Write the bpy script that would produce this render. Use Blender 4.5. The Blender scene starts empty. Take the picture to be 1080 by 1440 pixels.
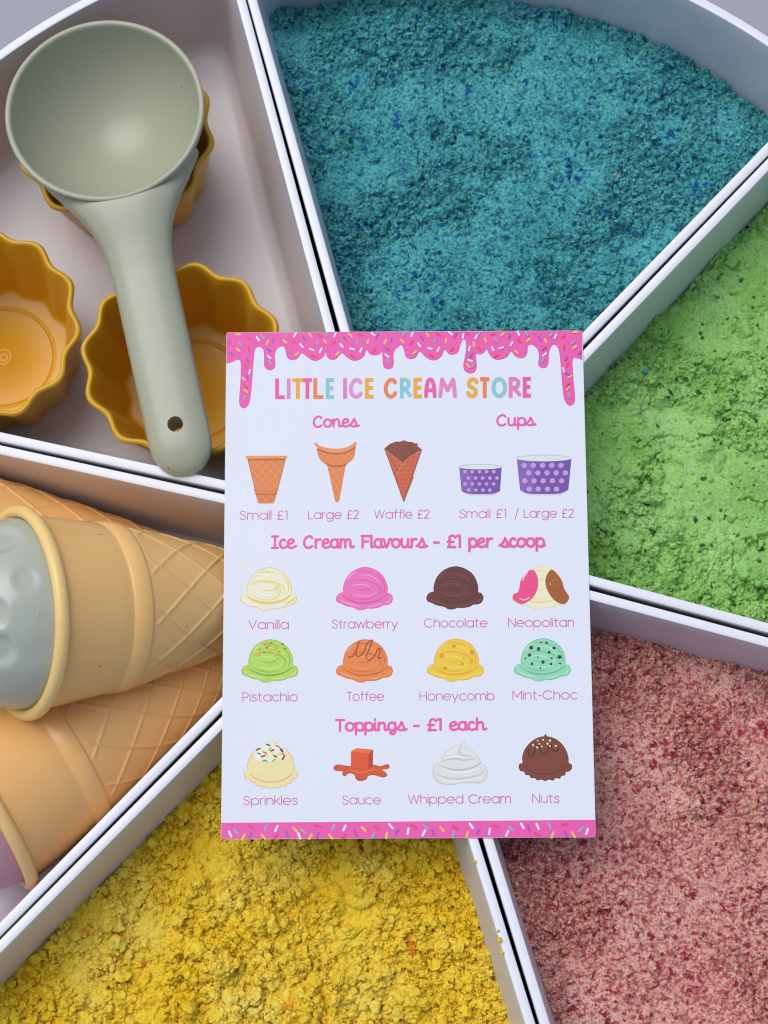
import bpy, bmesh, math, random
import numpy as np
from mathutils import Vector, Matrix
from mathutils.geometry import tessellate_polygon

random.seed(7)
S = bpy.context.scene
COL = S.collection
rad = math.radians
MM = 0.001

# ------------------------------------------------------------------ camera
F_PX, PITCH, CAM_H = 2600.0, rad(10.72), 742.0      # focal length in photo pixels, lean from straight down, mm above the rims
CAM = np.array([-4.2, -129.6, CAM_H])               # mm, origin at the hub of the wheel of trays
cF = np.array([0, math.sin(PITCH), -math.cos(PITCH)])
cU = np.array([0, math.cos(PITCH), math.sin(PITCH)])
cR = np.array([1.0, 0, 0])

def at(px, py, z=0.0):
    """point (mm) on the level plane z that a measured photo pixel shows"""
    d = cF + cR * (px - 540) / F_PX + cU * (720 - py) / F_PX
    return CAM + d * ((z - CAM[2]) / d[2])

cd = bpy.data.cameras.new('camera')
cam = bpy.data.objects.new('camera', cd)
COL.objects.link(cam)
cam.location = Vector(CAM * MM)
cam.rotation_euler = (PITCH, 0, 0)
cd.sensor_fit = 'VERTICAL'
cd.sensor_height = 36.0
cd.sensor_width = 27.0
cd.lens = 36.0 * F_PX / 1440.0
cd.clip_start = 0.05
cd.clip_end = 60.0
cd.dof.use_dof = True
cd.dof.focus_distance = 0.757
cd.dof.aperture_fstop = 11.0
S.camera = cam

# ------------------------------------------------------------------ light
SUN_EL, SUN_AZ = rad(64), rad(135)       # azimuth of the sun counted from +x towards +y: light from the upper left
w = bpy.data.worlds.new('World')
S.world = w
w.use_nodes = True
nt = w.node_tree
bg = nt.nodes['Background']
sky = nt.nodes.new('ShaderNodeTexSky')
sky.sky_type = 'NISHITA'
sky.sun_disc = False
sky.sun_elevation = SUN_EL
sky.sun_rotation = rad(90) - SUN_AZ
sky.air_density = 1.0
sky.dust_density = 2.5
sky.ozone_density = 1.0
nt.links.new(sky.outputs[0], bg.inputs[0])
bg.inputs[1].default_value = 0.115
sd = bpy.data.lights.new('sun', 'SUN')
sd.energy = 1.5
sd.angle = rad(50)
sd.color = (0.95, 0.97, 1.0)
sun = bpy.data.objects.new('sun', sd)
COL.objects.link(sun)
sun.location = (-0.6, 0.8, 1.5)
sv = Vector((math.cos(SUN_EL) * math.cos(SUN_AZ), math.cos(SUN_EL) * math.sin(SUN_AZ), math.sin(SUN_EL)))
sun.rotation_euler = sv.to_track_quat('Z', 'Y').to_euler()
S.view_settings.view_transform = 'Standard'
S.view_settings.look = 'None'
S.view_settings.gamma = 1
S.view_settings.exposure = 0.10
S.cycles.filter_width = 1.15
S.cycles.use_denoising = True
S.cycles.denoising_prefilter = 'ACCURATE'

# ------------------------------------------------------------------ helpers
def lin(c):
    c = np.asarray(c, float) / 255.0
    return np.where(c <= 0.04045, c / 12.92, ((c + 0.055) / 1.055) ** 2.4)

def ink(*rgb):
    """reflectance of a printed ink, read against the white card it is printed on"""
    return tuple(np.clip(lin(rgb) / lin((208, 215, 240)) * 0.765, 0.0, 0.86))

MATS = {}
def mat(name, col, rough=0.5, spec=0.5, coat=0.0, bump=None, var=None, sss=0.0, specks=None):
    if name in MATS: return MATS[name]
    m = bpy.data.materials.new(name); m.use_nodes = True
    n = m.node_tree; b = n.nodes['Principled BSDF']
    b.inputs['Base Color'].default_value = (*col, 1)
    b.inputs['Roughness'].default_value = rough
    b.inputs['Specular IOR Level'].default_value = spec
    b.inputs['Coat Weight'].default_value = coat
    if sss:
        b.inputs['Subsurface Weight'].default_value = sss
        b.inputs['Subsurface Radius'].default_value = (1.0, 0.55, 0.25)
        b.inputs['Subsurface Scale'].default_value = 0.004
    tc = n.nodes.new('ShaderNodeTexCoord')
    if var:                                    # (scale, amount): soft cloudy unevenness of the plastic itself
        nz = n.nodes.new('ShaderNodeTexNoise'); nz.inputs['Scale'].default_value = var[0]; nz.inputs['Detail'].default_value = 5
        mx = n.nodes.new('ShaderNodeMix'); mx.data_type = 'RGBA'
        mx.inputs['A'].default_value = (*[c * (1 - var[1]) for c in col], 1)
        mx.inputs['B'].default_value = (*[min(c * (1 + var[1]), .95) for c in col], 1)
        n.links.new(tc.outputs['Object'], nz.inputs['Vector']); n.links.new(nz.outputs[0], mx.inputs['Factor'])
        n.links.new(mx.outputs['Result'], b.inputs['Base Color'])
        rr = n.nodes.new('ShaderNodeMapRange'); rr.inputs['To Min'].default_value = rough * .85; rr.inputs['To Max'].default_value = rough * 1.2
        n.links.new(nz.outputs[0], rr.inputs['Value']); n.links.new(rr.outputs[0], b.inputs['Roughness'])
    if specks:                                 # (cell m, radius 0-1, share): a few stuck grains and scuffs
        vo = n.nodes.new('ShaderNodeTexVoronoi'); vo.inputs['Scale'].default_value = 1 / specks[0]; n.links.new(tc.outputs['Object'], vo.inputs['Vector'])
        sc = n.nodes.new('ShaderNodeSeparateColor'); n.links.new(vo.outputs['Color'], sc.inputs[0])
        a = n.nodes.new('ShaderNodeMath'); a.operation = 'LESS_THAN'; a.inputs[1].default_value = specks[2]; n.links.new(sc.outputs[0], a.inputs[0])
        q = n.nodes.new('ShaderNodeMath'); q.operation = 'LESS_THAN'; q.inputs[1].default_value = specks[1]; n.links.new(vo.outputs['Distance'], q.inputs[0])
        u = n.nodes.new('ShaderNodeMath'); u.operation = 'MULTIPLY'; n.links.new(a.outputs[0], u.inputs[0]); n.links.new(q.outputs[0], u.inputs[1])
        m2 = n.nodes.new('ShaderNodeMix'); m2.data_type = 'RGBA'; m2.inputs['A'].default_value = (*col, 1); m2.inputs['B'].default_value = (*[c * .3 for c in col], 1)
        if b.inputs['Base Color'].is_linked: n.links.new(b.inputs['Base Color'].links[0].from_socket, m2.inputs['A'])
        n.links.new(u.outputs[0], m2.inputs['Factor']); n.links.new(m2.outputs['Result'], b.inputs['Base Color'])
    if bump:                                   # (scale, distance in m)
        nz = n.nodes.new('ShaderNodeTexNoise'); nz.inputs['Scale'].default_value = bump[0]; nz.inputs['Detail'].default_value = 4
        bp = n.nodes.new('ShaderNodeBump'); bp.inputs['Distance'].default_value = bump[1]; bp.inputs['Strength'].default_value = 1
        n.links.new(tc.outputs['Object'], nz.inputs['Vector']); n.links.new(nz.outputs[0], bp.inputs['Height'])
        n.links.new(bp.outputs[0], b.inputs['Normal'])
    MATS[name] = m
    return m

def tag(o, label=None, cat=None, group=None, kind=None):
    for k, v in (('label', label), ('category', cat), ('group', group), ('kind', kind)):
        if v: o[k] = v
    return o

def empty(name, loc_mm, rot=None):
    o = bpy.data.objects.new(name, None); COL.objects.link(o)
    o.location = Vector(loc_mm) * MM
    o.empty_display_size = 0.02
    if rot is not None: o.rotation_euler = rot
    return o

def mesh(name, V, Fc, m, parent=None, loc=(0, 0, 0), smooth=True, sharp=None):
    """one mesh object from mm coordinates; loc is its origin (mm), V is counted from there"""
    me = bpy.data.meshes.new(name)
    me.from_pydata([tuple(v) for v in np.asarray(V, float) * MM], [], [tuple(int(i) for i in f) for f in Fc])
    me.validate(); me.update()
    if smooth:
        me.polygons.foreach_set('use_smooth', [True] * len(me.polygons))
        if sharp: me.set_sharp_from_angle(angle=rad(sharp))
    mm_ = m if isinstance(m, (list, tuple)) else [m]
    for x in mm_: me.materials.append(x)
    o = bpy.data.objects.new(name, me); COL.objects.link(o)
    o.location = Vector(loc) * MM
    if parent: o.parent = parent
    return o

def loft(rings, close_ring=True, cap0=False, cap1=False):
    """quads between successive rings of equal length"""
    n = len(rings[0]); V = [p for r in rings for p in r]; Fc = []
    for i in range(len(rings) - 1):
        for j in range(n if close_ring else n - 1):
            k = (j + 1) % n
            Fc.append((i * n + j, i * n + k, (i + 1) * n + k, (i + 1) * n + j))
    if cap0: Fc.append(tuple(range(n - 1, -1, -1)))
    if cap1: Fc.append(tuple((len(rings) - 1) * n + j for j in range(n)))
    return V, Fc

def lathe(profile, n=96, rmod=None):
    """profile of (r, z); closed around z"""
    rings = []
    for i, (r, z) in enumerate(profile):
        ring = []
        for j in range(n):
            t = 2 * math.pi * j / n
            q = r if rmod is None else rmod(i, r, z, t)
            ring.append((q * math.cos(t), q * math.sin(t), z))
        rings.append(ring)
    return loft(rings)

def catmull(P, closed=False, k=6):
    P = [np.asarray(p, float) for p in P]; n = len(P); out = []
    rng = range(n) if closed else range(n - 1)
    for i in rng:
        p0 = P[(i - 1) % n] if closed or i > 0 else P[0]
        p1 = P[i]; p2 = P[(i + 1) % n]
        p3 = P[(i + 2) % n] if closed or i + 2 < n else P[-1]
        for s in range(k):
            t = s / k
            out.append(0.5 * (2 * p1 + (p2 - p0) * t + (2 * p0 - 5 * p1 + 4 * p2 - p3) * t * t + (3 * p1 - p0 - 3 * p2 + p3) * t ** 3))
    if not closed: out.append(P[-1])
    return out

# value / fractal / cellular noise on numpy arrays, used for the height of the sand
def _h(ix, iy, s):
    h = (ix.astype(np.int64) * 374761393 + iy.astype(np.int64) * 668265263 + s * 974634777) & 0x7fffffff
    h = ((h ^ (h >> 13)) * 1274126177) & 0x7fffffff
    h = ((h ^ (h >> 16)) * 2246822519) & 0x7fffffff
    return ((h ^ (h >> 15)) & 0xffffff) / float(0xffffff)

def vnoise(x, y, s):
    ix, iy = np.floor(x), np.floor(y); fx, fy = x - ix, y - iy
    fx = fx * fx * fx * (fx * (fx * 6 - 15) + 10); fy = fy * fy * fy * (fy * (fy * 6 - 15) + 10)
    a, b, c, d = _h(ix, iy, s), _h(ix + 1, iy, s), _h(ix, iy + 1, s), _h(ix + 1, iy + 1, s)
    return (a * (1 - fx) + b * fx) * (1 - fy) + (c * (1 - fx) + d * fx) * fy

def fbm(x, y, s, oct=4, gain=0.5):
    t, a, n = 0, 1.0, 0
    ca, sa = math.cos(.7), math.sin(.7)
    for o in range(oct):
        t = t + a * vnoise(x, y, s + o * 17); n += a; a *= gain
        x, y = (ca * x - sa * y) * 2.03 + 5.2, (sa * x + ca * y) * 2.03 + 1.3
    return t / n

def cells(x, y, s):
    """distance to nearest and second nearest seed, and the nearest seed's random number"""
    ix, iy = np.floor(x), np.floor(y)
    f1 = np.full(x.shape, 9.0); f2 = f1.copy(); rid = np.zeros(x.shape)
    for dx in (-1, 0, 1):
        for dy in (-1, 0, 1):
            cx, cy = ix + dx, iy + dy
            d = np.hypot(cx + _h(cx, cy, s) - x, cy + _h(cx, cy, s + 1) - y)
            r = _h(cx, cy, s + 2)
            near = d < f1
            f2 = np.where(near, f1, np.minimum(f2, d))
            rid = np.where(near, r, rid); f1 = np.where(near, d, f1)
    return f1, f2, rid

def sstep(a, b, x):
    t = np.clip((x - a) / (b - a), 0, 1); return t * t * (3 - 2 * t)

# ------------------------------------------------------------------ table and wheel of trays
M_TRAY_SHADED = mat('shade_toned_tray_plastic', (0.69, 0.65, 0.665), rough=0.36, spec=0.45, var=(14, 0.03), bump=(900, 0.00002))  # tray plastic darkened to stand in for the shade inside the trays
M_RIM_LIT = mat('light_toned_rim_plastic', (0.83, 0.82, 0.83), rough=0.28, spec=0.5, var=(40, 0.02))  # same plastic in a brighter tone, standing in for light on the rims
M_TABLE = mat('grey_table', (0.36, 0.36, 0.38), rough=0.6, var=(9, 0.06))
FLOOR = -66.0
DEPTH = 69.0
RO = 271.5

s_ = 1500.0
o = mesh('tabletop', [(-s_, -s_, 0), (s_, -s_, 0), (s_, s_, 0), (-s_, s_, 0)], [(0, 1, 2, 3)], M_TABLE, loc=(0, 0, -73))
tag(o, 'pale grey table top under the round tub', 'table', kind='structure')

# round tub that the six trays sit in: floor, wall, low rolled lip
prof = [(0.01, -71.8), (272.5, -71.8), (273.5, -70), (274.2, -36), (274.8, -34.6), (276, -34), (286, -34.3), (288, -35.6), (288.3, -38), (287, -40), (278, -40), (277, -42), (276.4, -72.6), (0.01, -72.6)]
V, Fc = lathe(prof, 180)
M_TUB = mat('pale_grey_tub_plastic', (.52, .52, .55), rough=.5, var=(10, .04))
tub = mesh('round_tub', V, Fc, M_TUB, sharp=40)
tag(tub, 'pale grey round tub with low rolled lip holding the six wedge trays', 'tub')

# the six divider lines, as measured: a point on the line and its direction
def line_px(a, b):
    A, B = at(*a)[:2], at(*b)[:2]
    r0, r1 = np.hypot(*A), np.hypot(*B)
    if r0 > r1: A, B = B, A
    d = (B - A) / np.hypot(*(B - A))
    return A - d * (A @ d), d          # foot nearest the hub, outward direction
SPOKES = {                              # name: (line, half gap near hub, half gap at the rim)
    'bg': (line_px((820, 489), (1078, 222)), .75, .35),
    'tb': (line_px((475, 466), (347, 0)), 1.0, .3),
    'tc': (line_px((317, 692), (0, 623)), .85, .5),
    'cy': (line_px((314, 1001), (2, 1317)), .8, .3),
    'yp': (line_px((675, 1177), (756, 1440)), .95, .6),
    'gp': (line_px((830, 826), (1080, 893)), 1.0, .75)}

def edge_line(sp, side):
    """the border of a tray along a divider: side +1 lies anticlockwise of it, -1 clockwise"""
    (A, d), g0, g1 = SPOKES[sp]
    n = np.array([-d[1], d[0]]) * side
    p0, p1 = A + d * 80 + n * g0, A + d * 262 + n * g1
    d2 = (p1 - p0) / np.hypot(*(p1 - p0))
    n2 = np.array([-d2[1], d2[0]]) * side
    return p0, d2, n2                   # n2 points into the tray

class Wedge:
    def __init__(s, cw, ccw):
        s.a = edge_line(cw, +1); s.b = edge_line(ccw, -1)
    def outline(s, inset, r, na=8, nl=24, narc=48):
        """closed rounded outline, moved inwards by inset, corner radius r"""
        (pa, da, na_), (pb, db, nb) = s.a, s.b
        R = RO - inset
        def hit(t, u):                 # where the two borders meet, moved inwards by t and u
            M = np.array([na_, nb]); c = np.array([na_ @ pa + t, nb @ pb + u])
            return np.linalg.solve(M, c)
        def onarc(n, p, t, rr):        # point at distance t from a border on the circle rr
            c = n @ p + t
            d = np.array([n[1], -n[0]])
            if d @ (da + db) < 0: d = -d
            return n * c + d * math.sqrt(rr * rr - c * c)
        pts = []
        def corner(c, v0, v1, k):      # arc round c from direction v0 to v1
            a0 = math.atan2(v0[1], v0[0]); a1 = math.atan2(v1[1], v1[0])
            while a1 < a0: a1 += 2 * math.pi
            for i in range(k + 1):
                t = a0 + (a1 - a0) * i / k
                pts.append(c + r * np.array([math.cos(t), math.sin(t)]))
        def straight(k):
            def f(nxt):
                p = pts[-1].copy()
                for i in range(1, k): pts.append(p + (nxt - p) * i / k)
            return f
        c0 = hit(inset + r, inset + r)
        ca = onarc(na_, pa, inset + r, R - r)
        cb = onarc(nb, pb, inset + r, R - r)
        corner(c0, -nb, -na_, na)
        straight(nl)(ca - na_ * r)
        corner(ca, -na_, ca / np.hypot(*ca), na)
        t0, t1 = math.atan2(ca[1], ca[0]), math.atan2(cb[1], cb[0])
        while t1 < t0: t1 += 2 * math.pi
        for i in range(1, narc):
            t = t0 + (t1 - t0) * i / narc; pts.append(R * np.array([math.cos(t), math.sin(t)]))
        corner(cb, cb / np.hypot(*cb), -nb, na)
        straight(nl)(c0 - nb * r)
        return pts
    def inside(s, x, y):               # signed distance to the border, positive inside
        da = (x - s.a[0][0]) * s.a[2][0] + (y - s.a[0][1]) * s.a[2][1]
        db = (x - s.b[0][0]) * s.b[2][0] + (y - s.b[0][1]) * s.b[2][1]
        return da, db, RO - np.hypot(x, y)

def dusty(name, tint, amt):
    """white tray plastic, its base darkened for the shade inside, with a film of sand dust rubbed on its inner walls"""
    m = mat(name, (0.69, 0.65, 0.665), rough=0.42, spec=0.4); n = m.node_tree; b = n.nodes['Principled BSDF']
    tc = n.nodes.new('ShaderNodeTexCoord')
    nz = n.nodes.new('ShaderNodeTexNoise'); nz.inputs['Scale'].default_value = 35; nz.inputs['Detail'].default_value = 7; nz.inputs['Roughness'].default_value = .65
    mp = n.nodes.new('ShaderNodeMapping'); mp.inputs['Scale'].default_value = (1, 1, 1.6)
    n.links.new(tc.outputs['Object'], mp.inputs[0]); n.links.new(mp.outputs[0], nz.inputs['Vector'])
    r1 = n.nodes.new('ShaderNodeMapRange'); r1.inputs['From Min'].default_value = .38; r1.inputs['From Max'].default_value = .66; r1.inputs['To Min'].default_value = amt * .2; r1.inputs['To Max'].default_value = amt
    n.links.new(nz.outputs[0], r1.inputs['Value'])
    sx = n.nodes.new('ShaderNodeSeparateXYZ'); n.links.new(tc.outputs['Object'], sx.inputs[0])
    r2 = n.nodes.new('ShaderNodeMapRange'); r2.inputs['From Min'].default_value = -.0015; r2.inputs['From Max'].default_value = -.008
    n.links.new(sx.outputs['Z'], r2.inputs['Value'])
    mu = n.nodes.new('ShaderNodeMath'); mu.operation = 'MULTIPLY'; n.links.new(r1.outputs[0], mu.inputs[0]); n.links.new(r2.outputs[0], mu.inputs[1])
    mx = n.nodes.new('ShaderNodeMix'); mx.data_type = 'RGBA'; mx.inputs['A'].default_value = (0.69, 0.65, 0.665, 1); mx.inputs['B'].default_value = (*tint, 1)
    n.links.new(mu.outputs[0], mx.inputs['Factor']); n.links.new(mx.outputs['Result'], b.inputs['Base Color'])
    return m
DRAFT = math.tan(rad(6.8))
def tray(cw, ccw, label, m=M_TRAY_SHADED):
    W = Wedge(cw, ccw)
    prof = [(3.0, -DEPTH - 1, 9), (1.0, -DEPTH + 3, 9), (0.35, -6, 8), (0.0, -3.0, 8), (0.0, -0.9, 8), (0.22, -0.22, 8), (0.8, 0.0, 8), (3.3, 0.0, 7),
            (3.78, -0.16, 7), (3.95, -0.8, 7)]
    z = -1.0
    for q in (-8, -20, -34, -48): prof.append((4.0 + (-q - 1) * DRAFT, q, 7.5 + -q * .03))
    zf = FLOOR; rf = 7.0; base = 4.0 + (-zf - 1 - rf) * DRAFT
    for i in range(7):
        t = rad(90) * i / 6
        prof.append((base + rf * (1 - math.cos(t)), zf + rf * (1 - math.sin(t)), 10 + 2.0 * i / 6))
    rings = [[(p[0], p[1], zz) for p in W.outline(i_, r_)] for i_, zz, r_ in prof]
    last = rings[-1]; c = np.mean(np.array(last), axis=0)
    rings.append([tuple(c + (np.array(p) - c) * 0.5) for p in last])
    V, Fc = loft(rings, cap0=True, cap1=True)
    o = mesh('wedge_tray', V, Fc, [m, M_RIM_LIT], sharp=50)
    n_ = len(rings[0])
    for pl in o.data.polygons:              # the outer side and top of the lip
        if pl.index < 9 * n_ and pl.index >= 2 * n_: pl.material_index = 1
    tag(o, label, 'tray', 'wedge trays making up the round wheel')
    return W

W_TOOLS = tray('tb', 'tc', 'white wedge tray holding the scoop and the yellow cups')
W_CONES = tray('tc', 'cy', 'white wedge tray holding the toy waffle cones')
W_BLUE = tray('bg', 'tb', 'white wedge tray filled with teal blue sand', dusty('dusty_blue_tray_plastic', (0.40, 0.51, 0.57), 0.5))
W_GREEN = tray('gp', 'bg', 'white wedge tray filled with green sand', dusty('dusty_green_tray_plastic', (0.50, 0.60, 0.46), 0.6))
W_PINK = tray('yp', 'gp', 'white wedge tray filled with pink and red sand', dusty('dusty_red_tray_plastic', (0.62, 0.46, 0.47), 0.6))
W_YELLOW = tray('cy', 'yp', 'white wedge tray filled with yellow sand', dusty('dusty_yellow_tray_plastic', (0.70, 0.63, 0.45), 0.55))

# ------------------------------------------------------------------ sand
def sand_mat(name, cols, patches, specks, grain=.7, rough=0.92):
    """cols: (dark, mid, light) pigment tones; patches: ragged blotches (size m, from, to, colour);
    specks: single grains (cell size m, radius 0-1, share 0-1, colour)"""
    m = bpy.data.materials.new(name); m.use_nodes = True
    n = m.node_tree; b = n.nodes['Principled BSDF']
    b.inputs['Roughness'].default_value = rough; b.inputs['Specular IOR Level'].default_value = 0.15
    tc = n.nodes.new('ShaderNodeTexCoord')
    def noise(scale, detail=4, off=0.0, ro=.5):
        q = n.nodes.new('ShaderNodeTexNoise'); q.inputs['Scale'].default_value = scale; q.inputs['Detail'].default_value = detail; q.inputs['Roughness'].default_value = ro
        mp = n.nodes.new('ShaderNodeVectorMath'); mp.inputs[1].default_value = (off, off * 1.7, off * .6)
        n.links.new(tc.outputs['Object'], mp.inputs[0]); n.links.new(mp.outputs[0], q.inputs['Vector']); return q
    n1, n2 = noise(30, 5), noise(850, 3, .3)
    h = n.nodes.new('ShaderNodeMath'); h.operation = 'MULTIPLY'; h.inputs[1].default_value = 1 - grain
    ad = n.nodes.new('ShaderNodeMath'); ad.operation = 'MULTIPLY_ADD'; ad.inputs[1].default_value = grain
    n.links.new(n1.outputs[0], h.inputs[0]); n.links.new(n2.outputs[0], ad.inputs[0]); n.links.new(h.outputs[0], ad.inputs[2])
    cr = n.nodes.new('ShaderNodeValToRGB'); e = cr.color_ramp.elements
    e[0].position = .36; e[0].color = (*cols[0], 1); e[1].position = .64; e[1].color = (*cols[2], 1)
    k = e.new(.5); k.color = (*cols[1], 1)
    n.links.new(ad.outputs[0], cr.inputs[0])
    out = cr.outputs[0]
    def over(fac, col):
        nonlocal out
        mx = n.nodes.new('ShaderNodeMix'); mx.data_type = 'RGBA'; mx.inputs['B'].default_value = (*col, 1)
        n.links.new(out, mx.inputs['A']); n.links.new(fac, mx.inputs['Factor']); out = mx.outputs['Result']
    for i, (size, lo, hi, col) in enumerate(patches):
        q = noise(1 / size, 4, .11 * (i + 1), .6)
        big = noise(40, 2, .23 * (i + 1))
        s2 = n.nodes.new('ShaderNodeMath'); s2.operation = 'MULTIPLY_ADD'; s2.inputs[1].default_value = .22
        n.links.new(big.outputs[0], s2.inputs[0]); n.links.new(q.outputs[0], s2.inputs[2])
        rr = n.nodes.new('ShaderNodeMapRange'); rr.inputs['From Min'].default_value = lo + .11; rr.inputs['From Max'].default_value = hi + .11
        n.links.new(s2.outputs[0], rr.inputs['Value']); over(rr.outputs[0], col)
    for i, (size, r, share, col) in enumerate(specks):
        wn = noise(1.1 / size, 3, .07 * i)
        mp = n.nodes.new('ShaderNodeVectorMath'); mp.operation = 'MULTIPLY_ADD'
        mp.inputs[1].default_value = (size * 1.2,) * 3
        n.links.new(wn.outputs['Color'], mp.inputs[0]); n.links.new(tc.outputs['Object'], mp.inputs[2])
        vo = n.nodes.new('ShaderNodeTexVoronoi'); vo.inputs['Scale'].default_value = 1 / size
        n.links.new(mp.outputs[0], vo.inputs['Vector'])
        sc = n.nodes.new('ShaderNodeSeparateColor'); n.links.new(vo.outputs['Color'], sc.inputs[0])
        th = n.nodes.new('ShaderNodeMath'); th.operation = 'LESS_THAN'; th.inputs[1].default_value = share
        n.links.new(sc.outputs[0], th.inputs[0])
        # grains differ in size
        rs = n.nodes.new('ShaderNodeMath'); rs.operation = 'MULTIPLY_ADD'; rs.inputs[1].default_value = -r * .6; rs.inputs[2].default_value = r
        n.links.new(sc.outputs[1], rs.inputs[0])
        df = n.nodes.new('ShaderNodeMath'); df.operation = 'SUBTRACT'; n.links.new(rs.outputs[0], df.inputs[0]); n.links.new(vo.outputs['Distance'], df.inputs[1])
        rr = n.nodes.new('ShaderNodeMapRange'); rr.inputs['From Min'].default_value = 0; rr.inputs['From Max'].default_value = r * .3; rr.inputs['To Max'].default_value = .9
        n.links.new(df.outputs[0], rr.inputs['Value'])
        mu = n.nodes.new('ShaderNodeMath'); mu.operation = 'MULTIPLY'
        n.links.new(th.outputs[0], mu.inputs[0]); n.links.new(rr.outputs[0], mu.inputs[1]); over(mu.outputs[0], col)
    n.links.new(out, b.inputs['Base Color'])
    bn = noise(1700, 3, .9)
    bp = n.nodes.new('ShaderNodeBump'); bp.inputs['Distance'].default_value = 0.0006; bp.inputs['Strength'].default_value = 1.0
    n.links.new(bn.outputs[0], bp.inputs['Height']); n.links.new(bp.outputs[0], b.inputs['Normal'])
    return m

def grains(x, y, sz, s, share, rise):
    """height of a layer of separate rounded crumbs of about sz mm across, some sitting proud (rise)"""
    ix, iy = np.floor(x / sz), np.floor(y / sz); top = np.full(x.shape, -9.0)
    for dx in (-1, 0, 1):
        for dy in (-1, 0, 1):
            cx, cy = ix + dx, iy + dy
            px, py = (cx + _h(cx, cy, s)) * sz, (cy + _h(cx, cy, s + 1)) * sz
            k = _h(cx, cy, s + 2); r = sz * (.34 + .46 * _h(cx, cy, s + 3) ** 1.5); el = .75 + .55 * _h(cx, cy, s + 5); an = 6.283 * _h(cx, cy, s + 6)
            p = 1.3 + 1.5 * _h(cx, cy, s + 7)
            ca, sa = np.cos(an), np.sin(an); u, v = (x - px) * ca + (y - py) * sa, -(x - px) * sa + (y - py) * ca
            d = ((np.abs(u) * el) ** p + (np.abs(v) / el) ** p) ** (1 / p) / r
            q = 1 - d
            z = r * 1.05 * np.clip(q, 0, 1) ** .45 + .45 * (u * (_h(cx, cy, s + 8) - .5) + v * (_h(cx, cy, s + 9) - .5)) * 2 + rise * sz * (_h(cx, cy, s + 4) - .6)
            top = np.maximum(top, np.where((q > 0) & (k < share), z, -9.0))
    return top

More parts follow.
